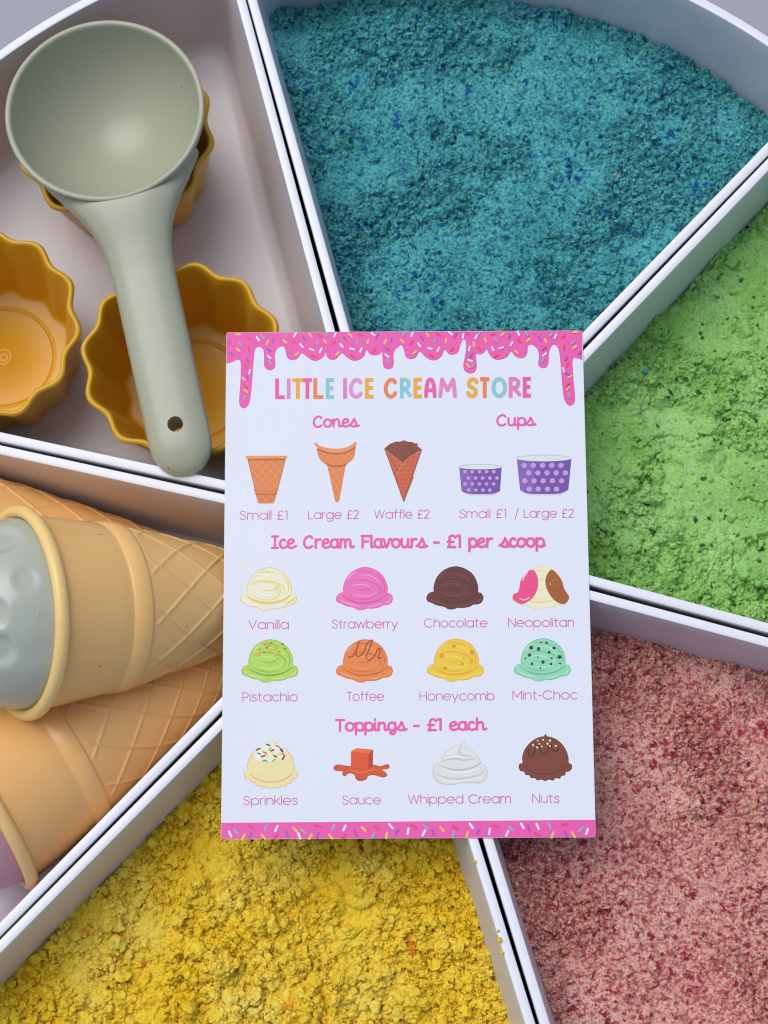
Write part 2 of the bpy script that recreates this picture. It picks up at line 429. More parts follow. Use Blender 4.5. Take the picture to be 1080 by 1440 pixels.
def sand(W, seed, material, label, level, tilt=(0, 0, 0), press=0.5, crumbs=((8, .5), (4, .8), (2.1, .9), (1.2, 1)), bury=2.2, fine=1.0, step=0.42, und_a=10, extra=None, edge=(0, 0, 0), crack=1.0, loose_n=6000, loose_r=(.4, 2.2), crev=1.0):
    """heightfield of crumbly sand filling one tray; edge: rise (mm) along the clockwise side, the other side and the arc"""
    o_ = np.array(W.outline(6.0, 8)); x0, y0 = o_.min(0); x1, y1 = o_.max(0)
    # nothing of the sand under the foot of the picture, far outside it, is needed
    y0 = max(y0, at(540, 1440, -40)[1] - 60)
    gx = np.arange(x0, x1, step); gy = np.arange(y0, y1, step)
    X, Y = np.meshgrid(gx, gy)
    ii, jj = np.meshgrid(np.arange(len(gx)), np.arange(len(gy)))
    X = X + (_h(ii, jj, seed + 91) - .5) * step * .5; Y = Y + (_h(ii, jj, seed + 92) - .5) * step * .5
    da, db, dr = W.inside(X, Y)
    keep = (da > 6.2) & (db > 6.2) & (dr > 6.2)
    dmin = np.minimum(np.minimum(da, db), dr)
    x, y = X, Y
    w1 = fbm(x / 5, y / 5, seed + 5, 5, .6) - .5; w2 = fbm(x / 5, y / 5, seed + 9, 5, .6) - .5
    wx, wy = x + 1.9 * w1, y + 1.9 * w2
    und = (fbm(x / 55, y / 55, seed, 4) - .5) * und_a
    m = fbm(x / 26, y / 26, seed + 20, 4) + .25 * np.exp(-np.clip(dmin - 8, 0, None) / 8) + .22 * np.exp(-np.clip(dr - 8, 0, None) / 22)
    loose = sstep(press - .09, press + .09, m)             # 0 pressed flat, 1 loose crumbs
    mid = (fbm(x / 12, y / 12, seed + 24, 4) - .5)
    top = bury * (1 - loose) + mid * 2.4 - 1.2
    for i, (sz, sh) in enumerate(crumbs):
        g = grains(wx + 3.1 * i, wy - 1.7 * i, sz, seed + 100 + 11 * i, sh, .7)
        top = np.maximum(top, g * .85 - (1 - loose) * sz * .25 + mid * 1.6)
    # small crumbs lie on everything, thick where the sand is loose
    s1 = np.clip(grains(wx * 1.3 + 40, wy * 1.3, 2.3, seed + 160, .75, .3), 0, None)
    s2 = np.clip(grains(x + 1.2 * w1, y + 1.2 * w2, 1.25, seed + 170, .9, .3), 0, None)
    top = top + fine * (.75 * s1 * (.04 + .96 * loose) + .8 * s2 * (.12 + .88 * loose))
    rough = fbm(x / 1.5, y / 1.5, seed + 60, 3) - .5
    h = level + und + top + fine * (1.3 * rough * (.28 + .72 * loose) + .45 * (_h(ii, jj, seed + 61) - .5) * (.35 + .65 * loose))
    for sz, dp, sd_ in ((4.6, 1.6, 301), (2.2, 1.3, 307), (1.3, .8, 313)):
        f1, f2, rid = cells((wx + 1.1 * w2) / sz, (wy - 1.1 * w1) / sz, seed + sd_)
        part = sstep(.46, .60, fbm(x / (sz * 2.2), y / (sz * 2.2), seed + sd_ + 3, 3) + .10 * loose)
        h = h - crev * fine * dp * part * sstep(.16, .02, f2 - f1) * (.25 + .75 * loose)
    rg = np.abs(fbm(wx / 15, wy / 15, seed + 70, 4) - .5)
    h = h - crack * 2.2 * np.exp(-(rg / .010) ** 2) * sstep(.45, .58, fbm(x / 20, y / 20, seed + 75, 3))
    f1, f2, rid = cells(wx / 4.2, wy / 4.2, seed + 80)
    h = h - 2.6 * (rid > .76) * sstep(.24, .10, f1) * (.4 + .6 * loose)
    for d, e in zip((da, db, dr), edge):
        h = h + e * np.exp(-np.clip(d - 8, 0, None) / 9.0) * (.5 + fbm(x / 9, y / 9, seed + 85, 3))
    h = h + 3.2 * (fbm(x / 16, y / 16, seed + 88, 3) - .5) * np.exp(-np.clip(dmin - 8, 0, None) / 8.0)
    if extra is not None: h = h + extra(X, Y)
    idx = -np.ones(X.shape, int); idx[keep] = np.arange(keep.sum())
    P = np.stack([X[keep], Y[keep], h[keep]], 1)
    q = np.stack([idx[:-1, :-1], idx[:-1, 1:], idx[1:, 1:], idx[1:, :-1]], -1).reshape(-1, 4)
    q = q[(q >= 0).all(1)]
    # loose crumbs of every size lying on top, thickest where the sand is not pressed
    rng = np.random.default_rng(seed)
    wgt = (keep & (dmin > 8.5)) * (.10 + loose ** 1.5)
    cell = rng.choice(wgt.size, loose_n, p=(wgt / wgt.sum()).ravel())
    r0, r1 = loose_r
    R_ = r0 * (1 - rng.random(loose_n) * (1 - (r0 / r1) ** 1.5)) ** (-1 / 1.5)
    C_ = np.stack([X.ravel()[cell], Y.ravel()[cell], h.ravel()[cell] + .15 * R_], 1)
    Vs, Qs, n0 = [P], [], len(P)
    for sub, sel in ((1, R_ < 1.0), (2, R_ >= 1.0)):
        if not sel.any(): continue
        bm = bmesh.new(); bmesh.ops.create_icosphere(bm, subdivisions=sub, radius=1)
        U_ = np.array([v.co[:] for v in bm.verts]); T_ = np.array([[v.index for v in f.verts] for f in bm.faces]); bm.free()
        c, r = C_[sel], R_[sel]; k = len(r)
        a = rng.normal(size=(k, 3, 3)); q_, _ = np.linalg.qr(a)
        sh = U_[None] * (1 + .30 * rng.standard_normal((k, len(U_), 1)).clip(-1.2, 1.2)) * rng.uniform(.7, 1.25, (k, 1, 3))
        W_ = np.einsum('kij,knj->kni', q_, sh) * r[:, None, None] * np.array([1, 1, .8]) + c[:, None]
        Vs.append(W_.reshape(-1, 3)); Qs.append((T_[None] + n0 + (np.arange(k) * len(U_))[:, None, None]).reshape(-1, 3)); n0 += k * len(U_)
    P = np.concatenate(Vs); tri = np.concatenate(Qs)
    me = bpy.data.meshes.new('sand')
    me.vertices.add(len(P)); me.vertices.foreach_set('co', (P * MM).astype(np.float32).ravel())
    li = np.concatenate([q.ravel(), tri.ravel()]).astype(np.int32)
    me.loops.add(len(li)); me.loops.foreach_set('vertex_index', li)
    st = np.concatenate([np.arange(0, q.size, 4), q.size + np.arange(0, tri.size, 3)]).astype(np.int32)
    me.polygons.add(len(st)); me.polygons.foreach_set('loop_start', st)
    sm = np.zeros(len(st), bool); sm[:len(q)] = True
    me.polygons.foreach_set('use_smooth', sm)
    me.update(calc_edges=True); me.validate()
    me.materials.append(material)
    o = bpy.data.objects.new('sand', me); COL.objects.link(o)
    tag(o, label, 'sand', kind='stuff')
    return o

M_BLUE = sand_mat('teal_sand', [(.042, .25, .26), (.082, .40, .395), (.16, .54, .50)],
                  [(.0013, .54, .66, (.020, .15, .23)), (.0024, .57, .67, (.012, .10, .20)), (.0045, .60, .68, (.012, .10, .28)), (.012, .74, .82, (.20, .42, .30))],
                  [(.0060, .30, .55, (.012, .075, .19)), (.0030, .34, .55, (.012, .075, .15)), (.022, .12, .2, (.30, .38, .22))], grain=.75)
M_GREEN = sand_mat('green_sand', [(.23, .49, .10), (.33, .62, .16), (.47, .74, .28)],
                   [(.010, .62, .80, (.27, .60, .10)), (.0014, .62, .72, (.14, .34, .07))],
                   [(.0062, .27, .95, (.025, .06, .03)), (.0034, .27, .45, (.035, .09, .035))], grain=.55)
M_PINK = sand_mat('pink_sand', [(.62, .26, .215), (.77, .40, .325), (.86, .55, .44)],
                  [(.0021, .51, .61, (.46, .10, .10)), (.0011, .54, .64, (.48, .13, .12)), (.0032, .56, .63, (.32, .035, .055)), (.014, .66, .80, (.72, .48, .32))],
                  [(.0060, .24, .35, (.26, .025, .05))], grain=.7)
M_YELLOW = sand_mat('yellow_sand', [(.86, .56, .02), (.93, .67, .05), (.93, .76, .17)],
                    [(.0060, .58, .72, (.76, .50, .012)), (.0100, .64, .74, (.80, .42, .025))],
                    [(.0120, .26, .30, (.82, .27, .02))], grain=.5)

def bank_blue(X, Y):          # the back left of the teal sand is scooped away; a crumbly ridge runs along the arc
    p = at(442, 0, -45); r = np.hypot(X - p[0], Y - p[1])
    d = RO - np.hypot(X, Y)
    return -15 * np.exp(-(r / 36) ** 2) * sstep(60, 10, d) + 4 * np.exp(-((d - 30) / 9) ** 2)

sand(W_BLUE, 101, M_BLUE, 'teal blue crumbly sand with dark blue specks filling the top tray', -39, press=.57, crumbs=((5.5, .35), (2.6, .6)), bury=1.6, edge=(2, 5, -3), extra=bank_blue, fine=.8, loose_n=15000, loose_r=(.34, 1.3), crev=.9)
sand(W_GREEN, 202, M_GREEN, 'bright green crumbly sand with dark specks right of the card', -40, press=.55, crumbs=((8, .35), (4, .6), (2.2, .8)), bury=2.0, edge=(2, -3, 0), fine=.62, crack=1.7, loose_n=10000, loose_r=(.34, 1.7), crev=1.0)
sand(W_PINK, 303, M_PINK, 'pink crumbly sand mottled with dark red grains', -38, press=.54, crumbs=((4.5, .4), (2.4, .7)), bury=1.2, edge=(5, -3, 0), fine=.75, loose_n=12000, loose_r=(.34, 1.3), crev=.9)
sand(W_YELLOW, 404, M_YELLOW, 'yellow crumbly sand with orange lumps below the card', -40, press=.45, crumbs=((10, .3), (6, .5), (3.4, .7), (2.0, .8)), bury=1.6, edge=(-2, 1, 0), fine=1.0, loose_n=17000, loose_r=(.42, 2.6), crev=1.3)

# a teal crumb that fell into the green sand
def crumb(px, py, z, r, m, label, seed, cat='crumb'):
    bm = bmesh.new(); bmesh.ops.create_icosphere(bm, subdivisions=2, radius=r)
    rr = random.Random(seed)
    V = [tuple(v.co * (0.8 + 0.4 * rr.random())) for v in bm.verts]; Fc = [[v.index for v in f.verts] for f in bm.faces]; bm.free()
    o = mesh('sand_crumb', V, Fc, m, loc=at(px, py, z))
    return tag(o, label, cat)
M_CR_BLUE = mat('teal_crumb', (.06, .36, .42), rough=.9, spec=.2)
M_CR_YEL = mat('yellow_crumb', (.72, .55, .04), rough=.9, spec=.2)
crumb(908, 522, -36.5, 1.2, M_CR_BLUE, 'small teal crumb lying on the green sand', 3)
for k, (px, py, z, r) in enumerate([(668, 1212, .3, .7), (703, 1322, .4, 1.1), (706, 1340, .3, .8), (701, 1309, .2, .6)]):
    crumb(px, py, z, r, M_CR_YEL, 'tiny yellow crumb stuck to the white rim beside the yellow sand', 20 + k)['group'] = 'yellow crumbs on the rim'

# ------------------------------------------------------------------ yellow fluted cups
M_CUP = mat('yellow_cup_plastic', (.70, .37, .014), rough=.36, spec=.45, sss=.0, var=(20, .03))
CUP_H = 55.0
def make_cup():
    H = CUP_H; lobes = 12
    def fl(r, t, a): return r + .85 * a * math.cos(lobes * t)
    R1, R0 = 41.6, 32.8              # outer mean radius at the rim and at the foot
    pr = []                          # (radius, z, flute depth)
    pr += [(0.01, 1.2, 0), (R0 - 3, 1.2, .8), (R0 - 1.5, 0.0, 1.1), (R0 - .3, .3, 1.3), (R0, 1.2, 1.4)]
    for k in range(1, 9): pr.append((R0 + (R1 - 1.1 - R0) * k / 9, 1.2 + (H - 5) * k / 9, 1.4 + .35 * k / 9))
    pr += [(R1 - 1.0, H - 3.2, 1.8), (R1 - .1, H - 2.8, 1.9), (R1 + .2, H - 1.6, 1.9), (R1 - .2, H - .5, 1.9), (R1 - 1.0, H, 1.9), (R1 - 1.9, H - .2, 1.9), (R1 - 2.4, H - .9, 1.9)]
    ri = R1 - 2.6
    for k in range(1, 10): pr.append((ri + (R0 - 2.2 - ri) * k / 10, H - 1 - (H - 4.4) * k / 10, 1.9 - .4 * k / 10))
    pr += [(R0 - 2.3, 3.8, 1.4), (R0 - 3.0, 3.0, 1.3), (R0 - 4.2, 2.8, 1.1)]
    pr += [(24.2, 2.8, 0), (23.6, 2.75, 0), (23.2, 2.2, 0), (22.6, 2.2, 0), (22.2, 2.75, 0), (21.6, 2.8, 0), (4.6, 2.8, 0), (4.1, 3.3, 0), (3.4, 3.5, 0), (2.7, 3.3, 0), (2.2, 2.8, 0), (1.0, 2.8, 0), (.6, 3.1, 0), (0.01, 3.2, 0)]
    V, Fc = lathe([(r, z) for r, z, a in pr], 180, lambda i, r, z, t: fl(r, t, pr[i][2]))
    return V, Fc
cv, cf = make_cup()
CUPZ = FLOOR
def cup_spot(px, py): p = at(px, py, CUPZ + CUP_H); return (p[0], p[1], CUPZ + .15)
cup = mesh('fluted_cup', cv, cf, M_CUP, loc=cup_spot(-30, 456), sharp=60)
tag(cup, 'yellow fluted cup standing empty, half out of the picture on the left', 'cup', 'yellow fluted cups in the tool tray')
cup.rotation_euler.z = rad(26)
for (px, py), rz, lb in (((256, 505), 23, 'yellow fluted cup under the handle of the scoop'), ((161, 184), 22, 'yellow fluted cup under the bowl of the scoop')):
    c = cup.copy(); COL.objects.link(c); c.location = Vector(cup_spot(px, py)) * MM; c.rotation_euler.z = rad(rz); c['label'] = lb

# ------------------------------------------------------------------ scoop
M_SAGE = mat('sage_plastic', (.41, .41, .285), rough=.32, spec=.5, specks=(.011, .045, .8), var=(16, .025), bump=(1200, .00001))
RIMZ = 9.0
bc = at(147, 153.5, RIMZ)                          # middle of the bowl's rim
he = at(262, 671, -3.0)                          # end of the handle
ax = np.array([he[0] - bc[0], he[1] - bc[1]]); ang = math.atan2(ax[1], ax[0])
scoop = empty('ice_cream_scoop', bc, (0, rad(-5.0), ang))      # local x runs down the handle, local z out of the bowl
scoop.rotation_mode = 'XYZ'
tag(scoop, 'sage green plastic scoop lying across the yellow cups', 'scoop')
SR = 42.0                                            # outer radius of the rim
Rb = 43.0; zc = 5.0                                 # bowl sphere and its centre height above the rim plane
def bowl_profile():
    th = 3.0; pr = []
    r_out, r_in = Rb - .4, Rb - th
    z0 = zc
    a_max = math.acos((z0 + 2.5) / r_out)
    for k in range(25):
        a = max(a_max * k / 24, 1e-4); pr.append((r_out * math.sin(a), z0 - r_out * math.cos(a)))
    # lip
    pr += [(SR - .5, -1.6), (SR + .05, -.9), (SR + .1, -.3), (SR - .25, .25), (SR - .9, .5), (SR - 1.8, .35), (SR - 2.4, -.2)]
    a_in = math.acos((z0 + 2.0) / r_in)
    for k in range(25):
        a = max(a_in * (1 - k / 24), 1e-4); pr.append((r_in * math.sin(a), z0 - r_in * math.cos(a)))
    return pr
V, Fc = lathe(bowl_profile(), 128)
mesh('bowl', V, Fc, M_SAGE, scoop)
def handle_mesh():
    st = [(22, 33.6), (26, 31.3), (30, 28.6), (34, 26.2), (38, 23.9), (42, 21.6), (46, 19.4), (50, 17.5), (55, 15.6), (60, 14.3), (65, 13.6), (72, 13.2), (82, 13.1), (110, 13.1), (146, 12.9)]
    U = np.array([s[0] for s in st]); Wd = np.array([s[1] for s in st])
    us = list(np.linspace(22, 146, 70))
    L = 159.0; rr = 15.0
    us += [L - rr + rr * math.sin(rad(a)) for a in range(0, 90, 5)] + [L]
    rings = []
    for u in us:
        if u <= 146: a = float(np.interp(u, U, Wd))
        else: a = 12.9
        b = 8.0 + 3.0 * float(sstep(60, 30, np.array(u)))
        k = 1.0
        if u > L - rr:
            k = math.sqrt(max(1e-5, 1 - ((u - (L - rr)) / rr) ** 2)); a *= k ** .9; b *= k ** .8
        top = -1.6 + 1.95 * float(sstep(31, 42, np.array(u))) - 5.5 * float(sstep(38, 72, np.array(u))) - .09 * max(0, u - 66)
        cz = top - (8.0 + 3.0 * float(sstep(60, 30, np.array(u))))
        off = .9
        ring = []
        for j in range(56):
            t = 2 * math.pi * j / 56; c_, s2 = math.cos(t), math.sin(t)
            e = 2 / 2.5
            ring.append(np.array([u, off + a * math.copysign(abs(c_) ** e, c_), cz + b * math.copysign(abs(s2) ** e, s2)]))
        rings.append(ring)
    # whatever would poke into the bowl is pushed out into the thickness of its shell
    C0 = np.array([0, 0, zc]); Rm = Rb - 1.3
    for r in rings:
        for i, p in enumerate(r):
            if p[2] > -20:
                rm = min(math.sqrt(Rm * Rm - (p[2] - zc) ** 2), SR - 1.0); d = math.hypot(p[0], p[1])
                if d < rm: r[i] = np.array([p[0] * rm / d, p[1] * rm / d, min(p[2], -.3)])
            else:
                v = p - C0; d = np.linalg.norm(v)
                if d < Rm: r[i] = C0 + v / d * Rm
    low = C0 + np.array([.35, 0, -.94]) * Rm
    pre = []
    for k in (.97, .8, .6, .4, .2):
        ring = []
        for p in rings[0]:
            q = low + (p - low) * k - C0; q = q / np.linalg.norm(q) * Rm; ring.append(C0 + q)
        pre.insert(0, ring)
    return loft(pre + rings, cap0=True, cap1=True)
V, Fc = handle_mesh()
hd = mesh('handle', V, Fc, M_SAGE, scoop)
# the hanging hole near the end of the handle
V, Fc = lathe([(0.01, -40), (3.2, -40), (3.2, 20), (0.01, 20)], 40)
cut = mesh('hole_cutter', V, Fc, M_SAGE, scoop, loc=(139.5, .9, 0))
bm = bmesh.new(); bm.from_mesh(cut.data); bmesh.ops.remove_doubles(bm, verts=bm.verts, dist=2e-5); bmesh.ops.recalc_face_normals(bm, faces=bm.faces); bm.to_mesh(cut.data); bm.free()
bm = bmesh.new(); bm.from_mesh(hd.data); bmesh.ops.recalc_face_normals(bm, faces=bm.faces); bm.to_mesh(hd.data); bm.free()
md = hd.modifiers.new('hole', 'BOOLEAN'); md.object = cut; md.operation = 'DIFFERENCE'; md.solver = 'EXACT'
bpy.context.view_layer.update()
me = bpy.data.meshes.new_from_object(hd.evaluated_get(bpy.context.evaluated_depsgraph_get()))
hd.modifiers.clear(); hd.data = me
me.polygons.foreach_set('use_smooth', [True] * len(me.polygons)); me.set_sharp_from_angle(angle=rad(45))
bpy.data.objects.remove(cut)

# ------------------------------------------------------------------ toy waffle cones
def cone_r(s): return np.interp(s, [0, 40, 44, 160], [39.5, 33.4, 33.0, 2.4])
def make_cone(pos, tip, ring_px=None, mats=None, label=''):
    """pos: middle of the open rim, tip: where the point lies (mm)"""
    d = np.array(tip) - np.array(pos); d = d / np.linalg.norm(d)
    root = empty('toy_ice_cream_cone', pos)
    root.rotation_mode = 'QUATERNION'
    root.rotation_quaternion = Vector(-d).to_track_quat('Z', 'Y')      # local +z looks out of the open end
    tag(root, label, 'cone', 'toy waffle cones in the cone tray')
    # rolled rim
    pr = [(40.0 + 2.5 * math.cos(rad(a)), -1 + 2.8 * math.sin(rad(a))) for a in range(-150, 211, 12)]
    V, Fc = lathe(pr, 128); mesh('rim', V, Fc, mats[1], root)
    # smooth collar with a raised band at its foot, open and hollow
    pr = [(36.8, 0), (38.3, -1), (39.0, -3)] + [(float(cone_r(s)) + .1, -s) for s in (5, 12, 20, 27, 32)] + [(34.2, -33.6), (34.3, -34.0), (35.0, -34.8), (34.5, -41.2), (34.2, -41.8), (33.6, -42.1), (32.4, -42.2), (31.0, -42.4), (31.4, -38), (36.6, -4), (36.8, 0)]
    V, Fc = lathe(pr, 128); mesh('collar', V, Fc, mats[0], root, sharp=55)
    # waffle cone: two families of raised ridges
    NT, NS = 336, 300
    ss = np.concatenate([np.linspace(41.5, 157, NS), 157 + 3.0 * np.sin(np.radians(np.arange(8, 91, 10)))])
    t = np.linspace(0, 2 * math.pi, NT, endpoint=False)
    T, SS = np.meshgrid(t, ss)
    R = np.interp(SS, [40, 44, 100, 157, 160], [33.6, 33, 19.5, 3.2, 2.4])
    tipk = np.sqrt(np.clip(1 - ((SS - 157) / 3.0) ** 2, 1e-4, 1)); R = np.where(SS > 157, 3.2 * tipk, R)
    v = 5.2 * np.log(np.maximum(R, 3.0) / 32.0)
    def ridge(q):
        f = np.abs(q - np.round(q)); wd = .036
        return np.exp(-(f / wd) ** 2)
    n = 10
    g = np.maximum(ridge(n * T / (2 * math.pi) + v), ridge(n * T / (2 * math.pi) - v))
    g = g * sstep(42.5, 45, SS) * sstep(150, 120, SS)
    R = R + .65 * g * np.clip(R / 24, .3, 1)
    rings = [[(R[i, j] * math.cos(t[j]), R[i, j] * math.sin(t[j]), -ss[i]) for j in range(NT)] for i in range(len(ss))]
    V, Fc = loft(rings, cap1=True); mesh('waffle_cone', V, Fc, mats[0], root)
    return root, d

M_CONE_TAN = mat('tan_cone_plastic', (.90, .53, .18), rough=.3, spec=.5, specks=(.011, .045, .8), var=(18, .03))
M_RIM_TAN = mat('pale_cone_rim_plastic', (.93, .62, .22), rough=.32, spec=.5, var=(18, .03))
M_CONE_OR = mat('peach_cone_plastic', (.95, .51, .17), rough=.32, spec=.5, var=(18, .03))
M_RIM_OR = mat('peach_rim_plastic', (.95, .57, .21), rough=.32, spec=.5, var=(18, .03))
ca_pos = at(27, 862, 20); ca_dir = at(500, 832, -63)
coneA, dA = make_cone(ca_pos, ca_dir, mats=(M_CONE_TAN, M_RIM_TAN), label='tan waffle cone on top of the pile with a sage ball in it')
coneC, dC = make_cone(at(-30, 1126, -19), at(440, 842, -60), mats=(M_CONE_OR, M_RIM_OR), label='peach waffle cone lying along the yellow sand tray with a mauve ball in it')
coneB, dB = make_cone(at(-165, 768, -20), at(392, 812, -60), mats=(M_CONE_OR, M_RIM_OR), label='peach waffle cone mostly hidden under the tan cone')

def ball(pos, d, R, m, label, seed, dents, sink=6.0):
    """moulded ice cream ball pushed into the mouth of a cone; d is the way into the cone"""
    bm = bmesh.new(); bmesh.ops.create_icosphere(bm, subdivisions=6, radius=1)
    P = np.array([v.co[:] for v in bm.verts]); Fc = [[v.index for v in f.verts] for f in bm.faces]; bm.free()
    k = np.ones(len(P))
    for c, wd, dp in dents:
        c = np.array(c, float); c /= np.linalg.norm(c)
        a = np.arccos(np.clip(P @ c, -1, 1)); k -= dp * sstep(wd, wd * .45, a)
    k += .012 * (vnoise(P[:, 0] * 3 + 9, P[:, 1] * 3 + P[:, 2] * 2, seed) - .5)
    o = mesh('ice_cream_ball', P * (R * k)[:, None], Fc, m, loc=np.array(pos) + d * sink)
    return tag(o, label, 'toy ball')
M_BALL = mat('sage_ball_plastic', (.47, .49, .39), rough=.2, spec=.55, specks=(.011, .045, .8), var=(12, .03))
M_MAUVE = mat('mauve_ball_plastic', (.60, .31, .36), rough=.36, spec=.5, var=(12, .03))
ball(ca_pos, dA, 37.6, M_BALL, 'glossy sage green ball with dents sitting in the tan cone', 5,
     [((-.10, .66, .72), .26, .055), ((-.10, -.14, .97), .20, .05), ((-.06, -.50, .86), .22, .05), ((.22, .22, .95), .16, .02), ((-.9, .3, .3), .3, .03), ((.2, .3, .93), .5, .012), ((.25, -.35, .9), .4, .012)], sink=1.0)
ball(at(-30, 1126, -19), dC, 37.0, M_MAUVE, 'mauve pink ball in the mouth of the peach cone', 6, [((-.4, -.7, .5), .25, .03)], sink=1.0)

# ------------------------------------------------------------------ menu card
CW, CH = 148.0, 207.5
QUAD = [(320.0, 470.0), (816.5, 467.2), (836.2, 1174.5), (313.4, 1177.2)]     # card corners in the photograph, clockwise from top left
def homography(src, dst):
    A = []
    for (x, y), (u, v) in zip(src, dst):
        A.append([x, y, 1, 0, 0, 0, -u * x, -u * y, -u]); A.append([0, 0, 0, x, y, 1, -v * x, -v * y, -v])
    return np.linalg.svd(np.array(A, float))[2][-1].reshape(3, 3)
HM = homography(QUAD, [(-CW / 2, CH / 2), (CW / 2, CH / 2), (CW / 2, -CH / 2), (-CW / 2, -CH / 2)])
def onc(P):
    """measured positions -> card millimetres"""
    P = np.asarray(P, float).reshape(-1, 2)
    q = np.c_[P, np.ones(len(P))] @ HM.T
    return q[:, :2] / q[:, 2:]

T_CARD = 0.45
crn = [at(*c, 0.4 + T_CARD) for c in QUAD]
ctr = np.mean(crn, axis=0)
ev = (crn[1] - crn[0]) + (crn[2] - crn[3])
card = empty('menu_card', (ctr[0], ctr[1], 0.25), (0, 0, math.atan2(ev[1], ev[0])))
tag(card, 'white ice cream price list card with pink dripping icing border, lying over the hub', 'card')
M_PAPER = mat('card_paper', (.775, .79, .83), rough=.42, spec=.35)
# sheet with slightly rounded corners and a very slight bow
def sheet():
    r = 0.8; out = []
    for cx, cy, a0 in ((CW / 2 - r, CH / 2 - r, 0), (-CW / 2 + r, CH / 2 - r, 90), (-CW / 2 + r, -CH / 2 + r, 180), (CW / 2 - r, -CH / 2 + r, 270)):
        for k in range(5):
            a = rad(a0 + 22.5 * k); out.append((cx + r * math.cos(a), cy + r * math.sin(a)))
    return out
sh = sheet()
V, Fc = loft([[(x, y, 0) for x, y in sh], [(x, y, T_CARD) for x, y in sh]], cap0=True, cap1=True)
mesh('paper', V, Fc, M_PAPER, card, smooth=False)

INKS = {}
def ink_mat(c):
    if c not in INKS:
        INKS[c] = mat('ink_%d_%d_%d' % c, ink(*c), rough=.42, spec=.35)
    return INKS[c]

class Print:
    """a printed figure: flat coloured shapes, each a hair above the one before"""
    def __init__(s): s.V = []; s.F = []; s.M = []; s.m = []; s.z = T_CARD + 0.012
    def _mi(s, c):
        c = tuple(int(v) for v in c)
        k = ink_mat(c)
        if k not in s.m: s.m.append(k)
        return s.m.index(k)
    def up(s): s.z += 0.004
    def poly(s, pts, c):
        q = onc(pts); n0 = len(s.V); s.V += [(x, y, s.z) for x, y in q]
        mi = s._mi(c)
        for t in tessellate_polygon([[Vector((x, y, 0)) for x, y in q]]):
            a, b, d = t
            ar = (q[b][0] - q[a][0]) * (q[d][1] - q[a][1]) - (q[b][1] - q[a][1]) * (q[d][0] - q[a][0])
            if abs(ar) < 1e-9: continue
            s.F.append((n0 + a, n0 + b, n0 + d) if ar > 0 else (n0 + a, n0 + d, n0 + b)); s.M.append(mi)
        s.up()
    def stroke(s, pts, w, c, closed=False, cap='round', taper=False):
        P = [np.asarray(p, float) for p in pts]
        Q = [P[0]]
        for p in P[1:]:
            if np.hypot(*(p - Q[-1])) > 1e-3: Q.append(p)
        if closed and np.hypot(*(Q[0] - Q[-1])) < 1e-3: Q.pop()
        n = len(Q)
        if n < 2: return
        h = w / 2; Lf = []; Rt = []
        for i in range(n):
            a = Q[(i - 1) % n] if (closed or i > 0) else None
            b = Q[(i + 1) % n] if (closed or i < n - 1) else None
            d1 = (Q[i] - a) / np.hypot(*(Q[i] - a)) if a is not None else None
            d2 = (b - Q[i]) / np.hypot(*(b - Q[i])) if b is not None else None
            if d1 is None: d1 = d2
            if d2 is None: d2 = d1
            t = d1 + d2; L = np.hypot(*t)
            t = t / L if L > 1e-6 else d1
            nn = np.array([-t[1], t[0]]); k = 1 / max(.5, abs(nn @ np.array([-d1[1], d1[0]])))
            hh = h * (math.sin(math.pi * (i + .6) / (n + .2)) ** .6 if taper else 1)
            Lf.append(Q[i] + nn * hh * k); Rt.append(Q[i] - nn * hh * k)
        mi = s._mi(c); n0 = len(s.V)
        ql, qr = onc(Lf), onc(Rt); dz = 0.003 / n
        for i in range(n):
            s.V.append((*ql[i], s.z + dz * i)); s.V.append((*qr[i], s.z + dz * i))
        for i in range(n if closed else n - 1):
            a, b = 2 * i, 2 * ((i + 1) % n)
            s.F.append((n0 + a, n0 + b, n0 + b + 1, n0 + a + 1)); s.M.append(mi)
        if cap == 'round' and not closed and not taper:
            for e, (p, d) in enumerate(((Q[0], Q[0] - Q[1]), (Q[-1], Q[-1] - Q[-2]))):
                a0 = math.atan2(d[1], d[0]); k0 = len(s.V)
                fan = [p + h * np.array([math.cos(a0 + rad(x)), math.sin(a0 + rad(x))]) for x in range(-90, 91, 30)]
                for u in onc(fan): s.V.append((*u, s.z + (dz * (n - 1) if e else 0)))
                s.F.append(tuple(range(k0, k0 + len(fan)))); s.M.append(mi)
        s.up()
    def blob(s, cx, cy, r, c, seed=0, n=7, k=.35):
        rr = random.Random(seed)
        s.poly([(cx + r * (1 - k * rr.random()) * math.cos(2 * math.pi * i / n + seed), cy + r * (1 - k * rr.random()) * math.sin(2 * math.pi * i / n + seed)) for i in range(n)], c)
    def ell(s, cx, cy, rx, ry, c, n=24):
        s.poly([(cx + rx * math.cos(2 * math.pi * i / n), cy + ry * math.sin(2 * math.pi * i / n)) for i in range(n)], c)
    def build(s, name, parent, label=None):
        # keep every face looking up
        me = bpy.data.meshes.new(name)
        V = np.array(s.V)
        Fc = []
        for f in s.F:
            p = V[list(f)][:, :2]; x, y = p[:, 0], p[:, 1]
            ar = np.sum(x * np.roll(y, -1) - np.roll(x, -1) * y)
            Fc.append(f if ar > 0 else tuple(reversed(f)))
        me.from_pydata([tuple(v * MM) for v in V], [], Fc)
        for m_ in s.m: me.materials.append(m_)
        me.polygons.foreach_set('material_index', s.M); me.update()
        o = bpy.data.objects.new(name, me); COL.objects.link(o); o.parent = parent
        if label: o['label'] = label
        return o

